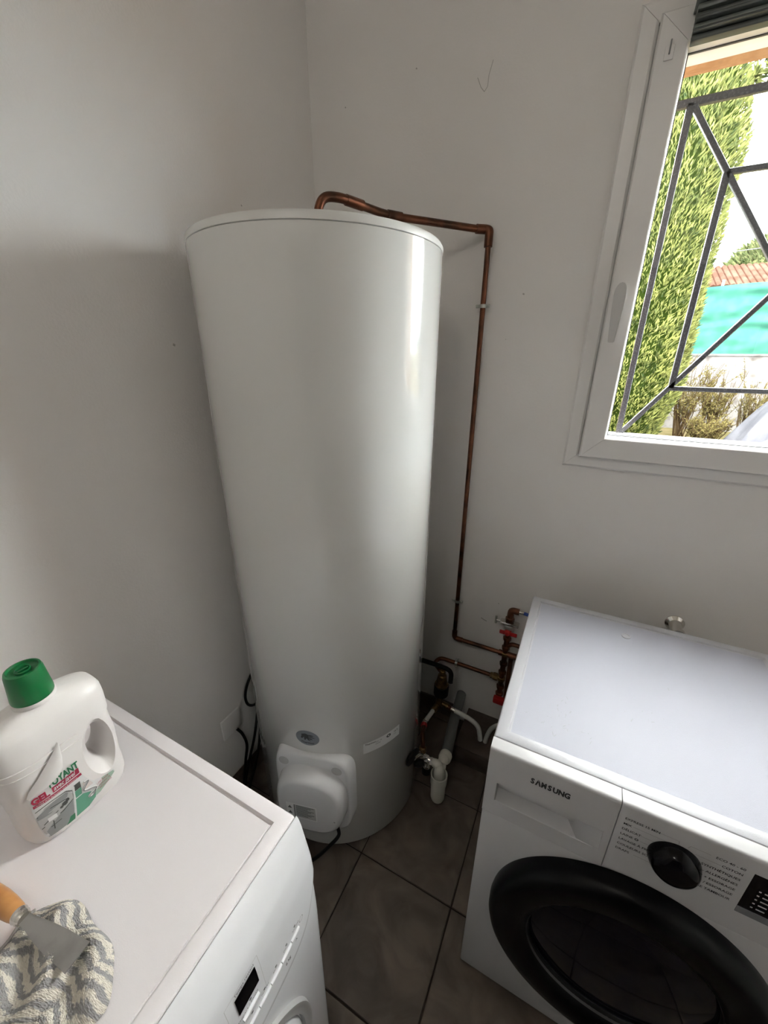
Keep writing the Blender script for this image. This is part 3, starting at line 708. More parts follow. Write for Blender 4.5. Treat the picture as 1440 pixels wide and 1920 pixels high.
bm = B(); h = shell(bm, WX, 1.1425, DZ0, DZ1, WF, -.7485, (.935, 1.130, .706, .760))
p1 = bm.verts.new((.937, -.7365, .762)); p2 = bm.verts.new((1.050, -.7365, .762)); p3 = bm.verts.new((1.130, WF+.004, .757))
b1 = bm.verts.new((.937, WF+.0012, .7075)); b2 = bm.verts.new((1.092, WF+.0012, .7075)); b3 = bm.verts.new((1.130, WF+.0003, .7062))
m1 = bm.verts.new((.937, -.7365, .713)); m2 = bm.verts.new((1.068, -.7365, .713))
bm.faces.new((h[3], h[2], p3, p2, p1)); bm.faces.new((h[3], p1, m1, b1, h[0])); bm.faces.new((p1, p2, m2, m1)); bm.faces.new((m1, m2, b2, b1))
bm.faces.new((p2, p3, b3, b2, m2)); bm.faces.new((b1, b2, b3, h[1], h[0])); bm.faces.new((p3, h[2], h[1], b3))
dr = obj('detergent_drawer', bm, m_white, wm, ang=28)
wf = lambda u, v: (u, WF-.0006, v)
for q_, ch_ in enumerate('S\u039bMSUNG'):
    lt = text('brand_letter', ch_, .0188, wf, m_ink, dr, at=(.9985+q_*.01035, .8035), bold=.0009, sx=.66 if ch_ == 'M' else .74, align='CENTER')
bm = B(); h = shell(bm, 1.1440, WX+.6, DZ0, DZ1, WF, -.7485, (1.332, 1.452, .716, .818))
cpn = obj('control_panel', bm, m_white, wm, ang=28)
obj('display', bx(1.3322, 1.4518, WF+.001, WF+.006, .7162, .8178), m_black, cpn)
dsp = obj('display_buttons', bx(1.3325, 1.4515, WF-.0002, WF+.001, .7164, .7305), m_inkgrey, cpn, smooth=False)
bm = B()
for i in range(5):
    for x0_, x1_ in ((1.346, 1.349), (1.353, 1.364)):
        z = .741+i*.0105; bm.faces.new([bm.verts.new(wf(*p)) for p in ((x0_, z), (x1_, z), (x1_, z+.0028), (x0_, z+.0028))])
tag(obj('display_marks', bm, m_lg, cpn, smooth=False), kind='stuff')
bm = B()
LP = [('EXPRESS 15 MIN', .8155), ('MIX', .8020), ('D\u00c9LICAT', .7885), ('LAINE \u25ce', .7750), ('LAVAGE \u00c0 FROID', .7615), ('COULEURS SOMBRES', .7480), ('DRAPS', .7345)]
for s, z in LP: text_bm(bm, s, .0074, wf, at=(1.1535, z), bold=.00012)
RP = [('ECO 40 - 60', .8155), ('COTON', .8020), ('SYNTH\u00c9TIQUES', .7885), ('ANTI - ALLERG\u00c8NES', .7750), ('RIN\u00c7AGE + ESSORAGE', .7615), ('VIDANGE / ESSORAGE', .7480), ('NETTOYAGE TAMBOUR', .7345)]
for s, z in RP: text_bm(bm, s, .0074, wf, at=(1.321, z), align='RIGHT', bold=.00012)
tag(obj('programme_lettering', bm, m_ink, cpn, smooth=False), kind='stuff')
bm = B()
def ln(a, b, t=.0004):
    a, b = V(a), V(b); d = (b-a).normalized(); s = V((-d.y, d.x))*t/2
    bm.faces.new([bm.verts.new(wf(*p)) for p in (a-s, b-s, b+s, a+s)])
ln((1.203, .818), (1.233, .818)); ln((1.233, .818), (1.234, .808)); ln((1.168, .8045), (1.219, .8045)); ln((1.182, .791), (1.211, .791)); ln((1.184, .7775), (1.205, .7775))
ln((1.207, .7635), (1.204, .7635)); ln((1.182, .7365), (1.213, .7365)); ln((1.246, .812), (1.249, .818)); ln((1.249, .818), (1.276, .818)); ln((1.258, .8045), (1.292, .8045)); ln((1.262, .791), (1.270, .791))
tag(obj('programme_lines', bm, m_dg, cpn, smooth=False), kind='stuff')
kc = V((1.2355, WF, .7700))
kn = obj('programme_knob', lathe(B(), kc, (0, -1, 0), [(.0385, 0), (.0390, .0020), (.0385, .006), (.0365, .014), (.0335, .021), (.0285, .0265), (.020, .0295), (.010, .0305), (0, .0305)], 64), m_black, cpn, ang=50)
# door
dc = (WX+.300, WF, .425)
dd = obj('door', lathe(B(), dc, (0, -1, 0), [(.244, -.001), (.252, .001), (.254, .010), (.253, .026), (.248, .037), (.238, .044), (.222, .046), (.188, .043), (.172, .034), (.166, .022)], 128, caps=(True, False)), m_blackdoor, wm, ang=60)
obj('door_glass', lathe(B(), dc, (0, -1, 0), [(.1658, .020), (.155, .024), (.12, .031), (.06, .036), (0, .037)], 96, caps=(True, False)), m_dglass, dd, ang=60)
m_rimg = mat('dark rim', (.03, .03, .032), .3)
bm = B(); lathe(bm, dc, (0, -1, 0), [(.168, .0255), (.1695, .0290), (.1712, .0312), (.1705, .0330), (.1680, .0290)], 96, caps=(False, False)); obj('glass_rim', bm, m_rimg, dd)

# ------------------------------------------------------------------ dryer in the near left corner
DX0, DX1, DYA, DYB = .094, .649, -1.655, -1.055
dm = thing('tumble_dryer', 'white machine with sloping control panel standing against the left wall', 'dryer', (.37, -1.355, 0))
bm = B(); box(bm, DX0, .648, DYA, DYB, .014, .812, .006, 2); obj('body', bm, m_dryer, dm)
bm = B(); box(bm, DX0, DX1-.0008, DYA, DYB, .8125, .85, .0065, 3)
topf = [f_ for f_ in bm.faces if f_.normal.z > .9 and f_.calc_center_median().z > .849 and f_.calc_area() > .1]
bmesh.ops.inset_region(bm, faces=topf, thickness=.0265)
for f_ in topf:      # rear margin is wider
    for v in f_.verts:
        if v.co.x < .3: v.co.x += .03
bmesh.ops.inset_region(bm, faces=topf, thickness=.0035)
for f_ in topf:
    for v in f_.verts: v.co.z -= .0050
bmesh.ops.inset_region(bm, faces=topf, thickness=.0022)
bmesh.ops.inset_region(bm, faces=topf, thickness=.0022)
for f_ in topf:
    for v in f_.verts: v.co.z += .0022
obj('top_plate', bm, m_dryertop, dm, ang=25)
PR = [(.8500, .6495), (.8485, .6515), (.8450, .6535), (.832, .6575), (.805, .6620), (.782, .6650), (.745, .6685), (.713, .6710), (.68, .6735), (.64, .6755), (.60, .6765)]
def prx(z):
    for (za, xa), (zb, xb) in zip(PR, PR[1:]):
        if z >= zb: return xa+(xb-xa)*(za-z)/(za-zb)
    return .6765
def bulge(y):
    t = (y+1.355)/.300; e = min(1, max(0, 1-abs(t)))*.300
    return -.002*math.exp(-e/.004) + .014*(1-math.exp(-e/.06))
def dsurf(y, z, off=0): return V((prx(z)+bulge(y)*min(1, (.85-z)/.05)+off, y, z))
def zb(y):
    e = min(y-DYA, DYB-y)
    return .640+.085*math.exp(-(e/.030)**1.3)
bm = B(); NU, NV = 60, 26
ys = [DYA+(DYB-DYA)*(.5-.5*math.cos(PI*i/NU)) for i in range(NU+1)]
PO = .0075
def cp_(s, t):
    y = ys[int(round(s*NU))]; z0 = zb(y); tt = 1-(1-t)**1.0; z = z0+(.85-z0)*tt
    return dsurf(y, z, PO)-V((PO*min(1, max(0, (z-.76)/.085)), 0, 0))
g = grid(bm, NU, NV, cp_)
lip = [bm.verts.new(v[0].co+V((-.0012, 0, -.0035))) for v in g]; lip2 = [bm.verts.new(v[0].co+V((-.014, 0, -.0042))) for v in g]
for i in range(NU):
    bm.faces.new((g[i][0], g[i+1][0], lip[i+1], lip[i])); bm.faces.new((lip[i], lip[i+1], lip2[i+1], lip2[i]))
dpn = obj('control_panel', bm, m_dryer, dm, ang=60)
bm = B()
def lf(s, t):
    y = ys[int(round(s*NU))]; z = .03+(.735-.03)*t
    return dsurf(y, z, 0)
g = grid(bm, NU, 20, lf)
obj('front_panel', bm, m_dryer, dm, ang=60)
for y0_, y1_ in ((DYA+.001, DYA+.006), (DYB-.006, DYB-.001)):
    pts = [(.640, .03), (.640, .838)]+[(prx(z)-.0085, z) for z in [.838, .835, .83, .80, .76, .72, .66, .60, .3, .03]]
    obj('side_cheek', prism(B(), pts, y0_, y1_), m_dryer, dm)
for fx in (.14, .60):
    for fy in (-1.61, -1.10):
        obj('foot', lathe(B(), (fx, fy, 0), (0, 0, 1), [(.02, 0), (.02, .006), (.01, .0155)], 16), m_blackmat, dm)
def poff(z): return PO-PO*min(1, max(0, (z-.76)/.085))
ds = lambda y, z: dsurf(y, z, poff(z)+.0006)
def quadp(bm, y0, y1, z0, z1, off=.0042, n=6):
    grid(bm, n, n, lambda s, t: dsurf(y0+(y1-y0)*s, z0+(z1-z0)*t, off-.0036+poff(z0+(z1-z0)*t)))
bm = B(); quadp(bm, -1.2415, -1.2040, .7360, .7700, .0048, 6); disp = obj('display', bm, m_black, dpn)
bm = B()
def rline(y0, y1, z0, z1, t=.0005, off=.0042):
    for a in ((y0, y1, z0, z0+t), (y0, y1, z1-t, z1), (y0, y0+t, z0, z1), (y1-t, y1, z0, z1)): quadp(bm, *a, off=off, n=4)
rline(-1.2560, -1.1960, .7020, .7790)
tag(obj('display_border', bm, m_lg, dpn), kind='stuff')
bm = B()
text_bm(bm, 'Temps restant', .0062, ds, at=(-1.240, .7725)); text_bm(bm, 'D\u00e9part / Pause', .0062, ds, at=(-1.246, .7225))
text_bm(bm, 'Anti-froissage', .0055, ds, at=(-1.133, .7015), align='LEFT', sx=.55); text_bm(bm, 'D\u00e9licat', .0055, ds, at=(-1.157, .6985), sx=.7)
text_bm(bm, 'Alarme', .0055, ds, at=(-1.182, .6975), sx=.7); text_bm(bm, 'D\u00e9part diff\u00e9r\u00e9', .0055, ds, at=(-1.207, .6975), sx=.5)
text_bm(bm, '6 kg', .009, ds, at=(-1.158, .6635), bold=.0002, sx=.8); text_bm(bm, 'A', .008, ds, at=(-1.131, .6725))
tag(obj('panel_lettering', bm, m_ink, dpn, smooth=False), kind='stuff')
bm = B()
for (y, z) in ((-1.1265, .7080), (-1.1490, .7045), (-1.1745, .7030), (-1.2000, .7025), (-1.2250, .7020), (-1.2220, .7305)):
    ovl = [(y+.0022*math.cos(t), z+.0017*math.sin(t)) for t in [2*PI*k/12 for k in range(12)]]
    bm.faces.new([bm.verts.new(ds(a, b)) for a, b in ovl])
tag(obj('indicator_light', bm, m_ink, dpn, smooth=False), kind='stuff')
bb = [-1.118, -1.1395, -1.1645, -1.1895, -1.2145, -1.2395]
for i in range(5):
    y0_, y1_ = bb[i+1]+.0006, bb[i]-.0006
    zc = .6905-.0035*(1-math.exp(-i*.9))
    P = [dsurf(y0_+(y1_-y0_)*t, zc, PO+.0006) for t in (0, .25, .5, .75, 1)]
    obj('button', tube(B(), P, [.0026, .0031, .0031, .0031, .0026], 12), m_dryer, dpn)
P = [dsurf(-1.2390+.0300*t, .7155, PO+.0006) for t in (0, .25, .5, .75, 1)]
obj('button', tube(B(), P, [.0028, .0034, .0034, .0034, .0028], 12), m_dryer, dpn)
bm = B()     # small door pictogram
for t in range(14):
    a, b = 2*PI*t/14, 2*PI*(t+1)/14
    bm.faces.new([bm.verts.new(ds(-1.1105+r*math.cos(q), .6960+.9*r*math.sin(q))) for r, q in ((.0052, a), (.0052, b), (.0045, b), (.0045, a))])
obj('pictogram', bm, m_dg, dpn, smooth=False)
# round door
DC = V((.683, -1.355, .400))
rd = obj('door', lathe(B(), DC, (1, 0, 0), [(.218, -.006), (.214, .006), (.206, .020), (.190, .030), (.150, .037), (.08, .040), (0, .041)], 96), m_dryer, dm, ang=60)
obj('door_gap_shade_ring', lathe(B(), DC, (1, 0, 0), [(.216, .002), (.2185, .0115), (.228, .0112), (.233, .0135), (.236, .0132), (.238, .004), (.216, .002)], 96, caps=(False, False)), m_lg, dm, ang=60)  # grey ring: shade of the gap around the door put into colour

# ------------------------------------------------------------------ cleaning gel bottle
BC = V((.288, -1.209, .8472))
bo = thing('cleaner_bottle', 'white plastic cleaner bottle with a green cap and torn label on the dryer', 'bottle', BC)
PB = [(0, .066, .036), (.004, .071, .041), (.02, .0765, .044), (.045, .0765, .0455), (.056, .0755, .0455), (.075, .0770, .0455), (.11, .0790, .045), (.140, .0775, .043), (.152, .0770, .0425), (.160, .0795, .0435), (.190, .0800, .043), (.208, .0790, .041), (.217, .0755, .037), (.223, .068, .031), (.230, .048, .025), (.236, .0245, .0218), (.240, .0225, .0215), (.248, .0220, .0215)]
def bprof(z):
    for (za, wa, da), (zc, wc, dc_) in zip(PB, PB[1:]):
        if z <= zc:
            t = (z-za)/(zc-za); return wa+(wc-wa)*t, da+(dc_-da)*t
    return PB[-1][1:]
def bexp(z): return 2.0 if z > .236 else 3.4
bm = B(); seg = 72; rings = []
ZS = sorted(set([p[0] for p in PB]+[.012, .035, .065, .095, .118, .134, .147, .17, .195, .212, .222]))
for z in ZS:
    wd, dp = bprof(z); n_ = bexp(z); R_ = []
    for q in range(seg):
        t = 2*PI*q/seg; c_, s_ = math.cos(t), math.sin(t)
        R_.append(bm.verts.new(BC+V((dp*abs(c_)**(2/n_)*(1 if c_ > 0 else -1), wd*abs(s_)**(2/n_)*(1 if s_ > 0 else -1), z))))
    rings.append(R_)
for a, b in zip(rings, rings[1:]):
    for q in range(seg): bm.faces.new((a[q], a[(q+1) % seg], b[(q+1) % seg], b[q]))
bm.faces.new(rings[0]); bm.faces.new(rings[-1])
bd = obj('body', bm, m_bottle, bo, ang=60)
# handle hole cut through, widening towards the faces
hc = (.0445, .108)   # y,z offsets
bm = B()
prof_h = [(-.08, .040, .080), (-.045, .029, .060), (-.036, .0205, .048), (-.022, .0145, .039), (0, .0125, .036), (.022, .0145, .039), (.034, .0195, .047), (.043, .0275, .059), (.08, .042, .080)]
rr = []
for xo, ry, rz in prof_h:
    L = []
    for q in range(36):
        t = 2*PI*q/36; c_, s_ = math.cos(t), math.sin(t)
        L.append(bm.verts.new(BC+V((xo, hc[0]+ry*c_+.10*rz*s_*0, hc[1]+rz*s_))))
    rr.append(L)
for a, b in zip(rr, rr[1:]):
    for q in range(36): bm.faces.new((a[q], a[(q+1) % 36], b[(q+1) % 36], b[q]))
bm.faces.new(rr[0]); bm.faces.new(rr[-1])
cut = obj('cut', bm, m_bottle, None)
bpy.context.view_layer.update()
bool_cut(bd, cut)
cap = obj('cap', lathe(B(), BC, (0, 0, 1), [(.0265, .2430), (.0268, .246), (.0235, .288), (.0220, .2925), (.0195, .2930), (.0185, .2895), (.012, .288), (0, .288)], 48), m_cap, bo)
bm = B(); lathe(bm, BC+V((0, 0, .288)), (0, 0, 1), [(.010, 0), (.010, .003), (.0085, .004), (.0080, .001)], 24, caps=(False, False)); box(bm, BC.x-.0015, BC.x+.0015, BC.y-.007, BC.y+.007, BC.z+.2882, BC.z+.2915); obj('cap_moulding', bm, m_cap, cap)
obj('neck_collar', lathe(B(), BC, (0, 0, 1), [(.0278, .2360), (.0282, .2400), (.0268, .2425)], 40), m_bottle, bo)
def fr(off):
    def f(u, v):
        wd, dp = bprof(v); t = min(.999, abs(u)/wd); return BC+V((dp*(1-t**3.4)**(1/3.4)+off, u, v))
    return f
for z_, off in ((.1495, .0), (.163, .0)):
    obj('rib', tube(B(), [fr(.0003)(u, z_+off) for u in [-.074+.0115*i for i in range(9)]], .0013, 8), m_bottle, bd)
def lpatch(name, poly, off, m, parent, n=10):
    """polygon rows: list of (z, u0, u1) -> strip patch following the bottle front"""
    bm = B(); rows = []
    for z, u0, u1 in poly: rows.append([bm.verts.new(fr(off)(u0+(u1-u0)*i/n, z)) for i in range(n+1)])
    for a, b in zip(rows, rows[1:]):
        for i in range(n): bm.faces.new((a[i], a[i+1], b[i+1], b[i]))
    return obj(name, bm, m, parent, smooth=True)
# label sheet outline (rows of z: u range), the upper right is notched by the handle dish
lab = lpatch('label', [(.013, -.056, -.020), (.018, -.058, .004), (.024, -.0595, .022), (.031, -.060, .038), (.038, -.0605, .050), (.045, -.061, .048), (.050, -.061, .030), (.056, -.061, .020)], .0005, m_paper, bo, 16)
lab['label'] = 'torn printed label'
lpatch('label_top', [(.056, -.061, .0165), (.070, -.061, .0105), (.084, -.0605, .0065), (.095, -.060, .0050), (.106, -.058, .0048), (.112, -.042, .0046), (.118, -.036, .0046)], .0005, m_paper, lab)
lpatch('picture', [(.0145, -.0555, -.0215), (.030, -.059, -.0190), (.050, -.0600, -.0155), (.0635, -.0600, -.0130), (.0770, -.0480, -.0160), (.0790, -.030, -.0210)], .0009, m_lg, lab)
lpatch('picture', [(.0145, -.0540, -.0220), (.030, -.0560, -.0200), (.038, -.0480, -.0185), (.050, -.0300, -.0170), (.054, -.0200, -.0165)], .0012, m_mg, lab)
lpatch('picture', [(.060, -.0600, -.0440), (.068, -.0590, -.0210), (.074, -.0480, -.0180), (.0775, -.0380, -.0200)], .0012, m_mg, lab)
lpatch('picture', [(.046, -.0500, -.0390), (.054, -.0500, -.0390)], .0012, m_paper, lab)
bm = B()
for a, b in (((-.0595, .040), (-.030, .0490)), ((-.030, .0490), (-.0155, .0560)), ((-.0600, .0660), (-.040, .0700)), ((-.040, .0700), (-.0200, .0650)), ((-.0590, .0780), (-.040, .0815)), ((-.040, .0815), (-.0200, .0800)), ((-.0200, .0800), (-.0130, .0720)), ((-.050, .034), (-.036, .036)), ((-.047, .026), (-.045, .044)), ((-.056, .046), (-.036, .056))):
    a, b = V(a), V(b); d = (b-a).normalized(); q_ = V((-d.y, d.x))*.0007
    bm.faces.new([bm.verts.new(fr(.0015)(*p)) for p in (a-q_, b-q_, b+q_, a+q_)])
for u, v, r in ((-.026, .0600, .0042), (-.022, .0625, .003), (-.031, .0575, .0025)):
    bm.faces.new([bm.verts.new(fr(.0015)(u+r*math.cos(t), v+r*math.sin(t))) for t in [2*PI*k/8 for k in range(8)]])
tag(obj('picture_lines', bm, m_dg, lab, smooth=False), kind='stuff')
lpatch('picture', [(.013, -.0340, -.0215), (.018, -.0300, -.0205), (.026, -.0260, -.0195)], .0013, m_green, lab)
lpatch('kitchen_corner', [(.0140, -.0190, .0000), (.022, -.0175, .0120), (.032, -.0160, .0140), (.042, -.0150, .0080), (.050, -.0140, -.0020)], .0009, m_mgreen, lab)
lpatch('green_flash', [(.024, .006, .020), (.032, .012, .036), (.038, .020, .0480), (.0435, .028, .0470), (.050, .0270, .0300)], .0009, m_lgreen, lab)
lpatch('picture', [(.066, -.0100, -.0010), (.078, -.0090, .0000)], .0012, m_dg, lab)
lpatch('picture', [(.052, -.0120, -.0030), (.0655, -.0105, -.0010)], .0012, m_mgreen, lab)
lpatch('picture', [(.054, .0010, .0150), (.064, .0020, .0120), (.070, .0020, .0080)], .0012, m_pink, lab)
bm = B(); u0_ = [(-.0205, .012), (-.0095, .077)]
for dx_ in (0,): 
    a, b = V(u0_[0]), V(u0_[1]); d = (b-a).normalized(); q_ = V((-d.y, d.x))*.0011
    grid(bm, 12, 1, lambda s_, t_: fr(.0016)(*(a.lerp(b, s_)+q_*(2*t_-1))))
obj('picture_border', bm, m_paper, lab)
SY = ((.004, .0700), (.010, .0680), (.0000, .0560), (.0140, .0470), (.0160, .0420), (.0040, .0360), (.0100, .0330), (.0150, .0400))
obj('syphon_drawing', tube(B(), smooth_path([fr(.0018)(*p) for p in SY], 5), .0017, 6), m_paper, lab)
obj('syphon_drawing', tube(B(), smooth_path([fr(.0034)(*p) for p in SY], 5), .0006, 6), m_mg, lab)
text('lettering', 'TOYANT', .0172, fr(.0012), m_green, lab, at=(-.0365, .1055), bold=.0007, sx=.60)
lpatch('crimson_band', [(.0932, -.0330, .0038), (.1040, -.0330, .0042)], .0010, m_mag, lab)
text('lettering', 'avec javel', .0115, fr(.0016), m_paper, lab, at=(-.0315, .0960), bold=.0002, sx=.66, shear=.3)
text('lettering', 'GEL', .0165, fr(.0014), m_mag, lab, at=(-.0585, .0938), bold=.0009, sx=.74)
lpatch('crimson_band', [(.0862, -.0585, .0055), (.0914, -.0585, .0050)], .0010, m_mag, lab)
text('lettering', '\u2022 ELIMINE 99,9% des bact\u00e9ries, virus & moisissures', .0042, fr(.0015), m_paper, lab, at=(-.057, .0874), sx=.64)
bm = B()
for i, t_ in enumerate(('\u2022 D\u00c9GRAISSE', '\u2022 D\u00c9SINFECTE', '\u2022 D\u00c9SODORISE')): text_bm(bm, t_, .0056, fr(.0016), at=(.0185, .0440-.0062*i), sx=.62)
tag(obj('lettering', bm, m_mag, lab, smooth=False), kind='stuff')
# peeled flap
bm = B()
rows = [((-.0605, .112), (-.0590, .108), .002), ((-.0560, .122), (-.0370, .1135), .005), ((-.0430, .134), (-.0230, .120), .008), ((-.0290, .148), (-.0130, .131), .009), ((-.0170, .161), (-.0090, .146), .007), ((-.0075, .174), (-.0060, .171), .003)]
R_ = []
for a, b, o_ in rows: R_.append([bm.verts.new(fr(.001+o_*math.sin(PI*(.08+.62*i/8)))(a[0]+(b[0]-a[0])*i/8, a[1]+(b[1]-a[1])*i/8)) for i in range(9)])
for a, b in zip(R_, R_[1:]):
    for i in range(8): bm.faces.new((a[i], a[i+1], b[i+1], b[i]))
obj('peeled_flap', bm, m_bottle, lab)

# ------------------------------------------------------------------ microfibre cloth
CZ = .8475
cl = bpy.data.meshes.new('cleaning_cloth'); bm = B(); uvl = bm.loops.layers.uv.new('uv')
NC = 90
# outline of the heap in plan: local (s,t) in [-1,1]
CC = V((.490, -1.345)); 
def outline(a):
    c_, s_ = math.cos(a), math.sin(a)
    rx, ry = .088, .058
    base = 1/((abs(c_)**2.6+abs(s_)**2.6)**(1/2.6))
    return V((rx*c_, ry*s_))*base*(1+.05*math.sin(3*a+1)+.035*math.sin(7*a))
def clothz(p, r):
    h = .016*(1-r**6)
    h += .0075*math.sin((p.x*.9+p.y*1.2)*75+1.2)*(1-r**3)
    h += .006*noise.noise(V((p.x*38, p.y*38, 3)))*(1-r**4)
    h -= .013*math.exp(-(((p.x-.032)/.010)**2+((p.y+.012-.25*(p.x-.03))/.020)**2))*(1 if True else 0)
    return max(.0015*(1), h)
NR, NA = 90, 320
vs = {}
cen = bm.verts.new(V((CC.x, CC.y, CZ+clothz(V((0, 0)), 0))))
for i in range(1, NR+1):
    r = i/NR
    for j in range(NA):
        a = 2*PI*j/NA; p = outline(a)*r
        z = clothz(p, r)
        if i == NR: z = .0008
        n_ = (noise.noise(V((p.x*520, p.y*520, 1)))*.0013+noise.noise(V((p.x*1300, p.y*1300, 5)))*.0009)*min(1, (1-r)*12+.25)
        vs[i, j] = bm.verts.new(V((CC.x+p.x, CC.y+p.y, CZ+z+n_+.0006)))
for j in range(NA):
    bm.faces.new((cen, vs[1, j], vs[1, (j+1) % NA]))
    for i in range(1, NR): bm.faces.new((vs[i, j], vs[i+1, j], vs[i+1, (j+1) % NA], vs[i, (j+1) % NA]))
for f_ in bm.faces:
    for l in f_.loops:
        q = l.vert.co; x, y = q.x-CC.x, q.y-CC.y
        wx = x+.007*math.sin(y*90)+.004*math.sin(x*110); wy = y+.006*math.sin(x*70+2)
        l[uvl].uv = (wx*5.0+.5+wy*1.5, wy*9.0+.5-wx*2.2)
rim = [vs[NR, j].co.copy() for j in range(NA)]
clo = thing('cleaning_cloth', 'small grey and cream striped terry cloth lying on the dryer under the scraper', 'cloth', (CC.x, CC.y, CZ))
obj('terry_fabric', bm, m_cloth, clo, ang=80)
m_hem = mat('grey hem', (.42, .41, .41), .9)
obj('hem', tube(B(), [p+V((0, 0, .0022)) for p in rim[139:240]], .0024, 8), m_hem, clo)

# ------------------------------------------------------------------ scraper
sc_ = thing('paint_scraper', 'small steel scraper with a wooden handle resting on the striped cloth', 'scraper', (.45, -1.33, .868))
A = V((.418, -1.333, .8715)); D = V((1, .115, .010)).normalized(); Sd = V((-D.y, D.x, 0)).normalized()
bm = B()
bl_pts = [(-.004, .0068), (.006, .0070), (.012, .0074), (.035, .0108), (.065, .0135), (.104, .0152)]
t_ = .0007; up_ = V((0, 0, 1))
for sgn in (1, -1):
    pass
L1 = [A+D*s+Sd*h for s, h in bl_pts]; L2 = [A+D*s-Sd*h for s, h in bl_pts]
top = [bm.verts.new(p+up_*t_) for p in L1+L2[::-1]]; bot = [bm.verts.new(p-up_*t_) for p in L1+L2[::-1]]
bm.faces.new(top); bm.faces.new(bot[::-1]); n_ = len(top)
for q in range(n_): bm.faces.new((top[q], top[(q+1) % n_], bot[(q+1) % n_], bot[q]))
obj('blade', bm, m_blade, sc_, smooth=False)
obj('ferrule', lathe(B(), A-D*.010, D, [(.0098, -.004), (.0105, -.002), (.0100, 0), (.0092, .002), (.0098, .004), (.0092, .006), (.0080, .009), (.004, .0095)], 28), m_chrome, sc_)
hb = B(); lathe(hb, A-D*.010, -D, [(.0095, .003), (.0110, .010), (.0128, .028), (.0135, .045), (.0130, .065), (.0105, .090), (.0075, .100), (.003, .104), (0, .1045)], 32)
wh = obj('wooden_handle', hb, m_wood, sc_, ang=60)
ch = lathe(B(), A-D*.078-V((0, 0, .03)), (0, 0, 1), [(.0045, 0), (.0045, .06)], 20); ch = obj('cut', ch, m_wood, None)
bpy.context.view_layer.update(); bool_cut(wh, ch)

# ------------------------------------------------------------------ outside
gd = tag(obj('ground_outside', bx(-20, 30, .226, 60, -.2, .30), m_soil, smooth=False), kind='structure')
def tufts(bm, fpos, n, size, seed, spread=.55, upb=.5):
    rnd = random.Random(seed)
    for _ in range(n):
        p, nrm = fpos(rnd)
        d = (nrm+V((rnd.uniform(-1, 1), rnd.uniform(-1, 1), rnd.uniform(-.6, 1)+upb))*spread).normalized()
        L = size*rnd.uniform(.6, 1.4); u, v = frame_of(d)
        a = rnd.uniform(0, PI); s = (u*math.cos(a)+v*math.sin(a))*L*.30; s2 = d.cross(s)
        tip = bm.verts.new(p+d*L)
        b0, b1, b2 = bm.verts.new(p-s*.5+d*L*.3), bm.verts.new(p+s*.5+d*L*.3), bm.verts.new(p+s2*.5+d*L*.3)
        r0 = bm.verts.new(p-d*L*.2)
        bm.faces.new((tip, b0, b1)); bm.faces.new((tip, b1, b2)); bm.faces.new((tip, b2, b0)); bm.faces.new((r0, b1, b0)); bm.faces.new((r0, b2, b1)); bm.faces.new((r0, b0, b2))
def cypress(x, y, r, h, label, seed, n):
    t = thing('cypress_tree', label, 'tree', (x, y, .3))
    def rad(a, z):
        s = z/h; base = r*(1.0 if s > .12 else .78+.22*s/.12)*(1 if s < .6 else max(.05, 1-(s-.6)/.42))
        return base*(1+.10*noise.noise(V((math.cos(a)*2, math.sin(a)*2, z*1.6+seed))))
    def fp_(rnd):
        a, z = rnd.uniform(0, 2*PI), rnd.uniform(.05, h); q = rad(a, z)*rnd.uniform(.93, 1.02)
        return V((x+q*math.cos(a), y+q*math.sin(a), .3+z)), V((math.cos(a), math.sin(a), .35)).normalized()
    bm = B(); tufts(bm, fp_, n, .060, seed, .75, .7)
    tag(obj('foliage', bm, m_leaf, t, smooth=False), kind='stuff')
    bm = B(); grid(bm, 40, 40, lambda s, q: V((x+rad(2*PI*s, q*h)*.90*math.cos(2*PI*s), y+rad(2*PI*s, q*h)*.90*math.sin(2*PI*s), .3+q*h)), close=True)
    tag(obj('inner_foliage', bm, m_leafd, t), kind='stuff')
    obj('trunk', lathe(B(), (x, y, .3), (0, 0, 1), [(.14, -.02), (.11, .3), (.09, h*.5)], 14), m_bark, t)
cypress(1.33, 5.9, .72, 6.2, 'tall green cypress just outside the window behind the grille', 1, 46000)
# neighbour tree whose branches reach into the top right
nb = thing('cypress_tree', 'sprays of a second conifer behind the upper right of the grille', 'tree', (4.35, 7.0, .3))
bm = B()
def spray(P, r0, n, seed):
    P = smooth_path(P, 6)
    def fp_(rnd):
        t = rnd.random(); p = P[int(t*(len(P)-1))]; rr_ = r0*(1-.75*t)
        d = V((rnd.uniform(-1, 1), rnd.uniform(-1, 1), rnd.uniform(-1, 1))).normalized(); return p+d*rr_*rnd.random()**.5, d
    tufts(bm, fp_, n, .10, seed, .8, .2)
BRS = [((4.3, 7.0, 5.35), (1.88, 6.6, 4.80)), ((4.3, 7.0, 5.6), (1.95, 6.7, 5.05)), ((4.3, 7.0, 5.0), (2.20, 6.5, 4.72)), ((4.3, 7.0, 6.0), (2.3, 6.6, 5.45))]
for i, (p, q) in enumerate(BRS): spray([p, tuple(V(p).lerp(V(q), .5)+V((0, 0, .10))), q], .17, 1500, 20+i)
tag(obj('foliage', bm, m_leaf, nb, smooth=False), kind='stuff')
bm = B()
for p, q in BRS: tube(bm, [p, tuple(V(p).lerp(V(q), .5)+V((0, 0, .08))), q], [.03, .02, .006], 6)
obj('branch', bm, m_bark, nb)
obj('trunk', tube(B(), [(4.35, 7.0, .28), (4.3, 7.0, 6.3)], [.12, .06], 8), m_bark, nb)
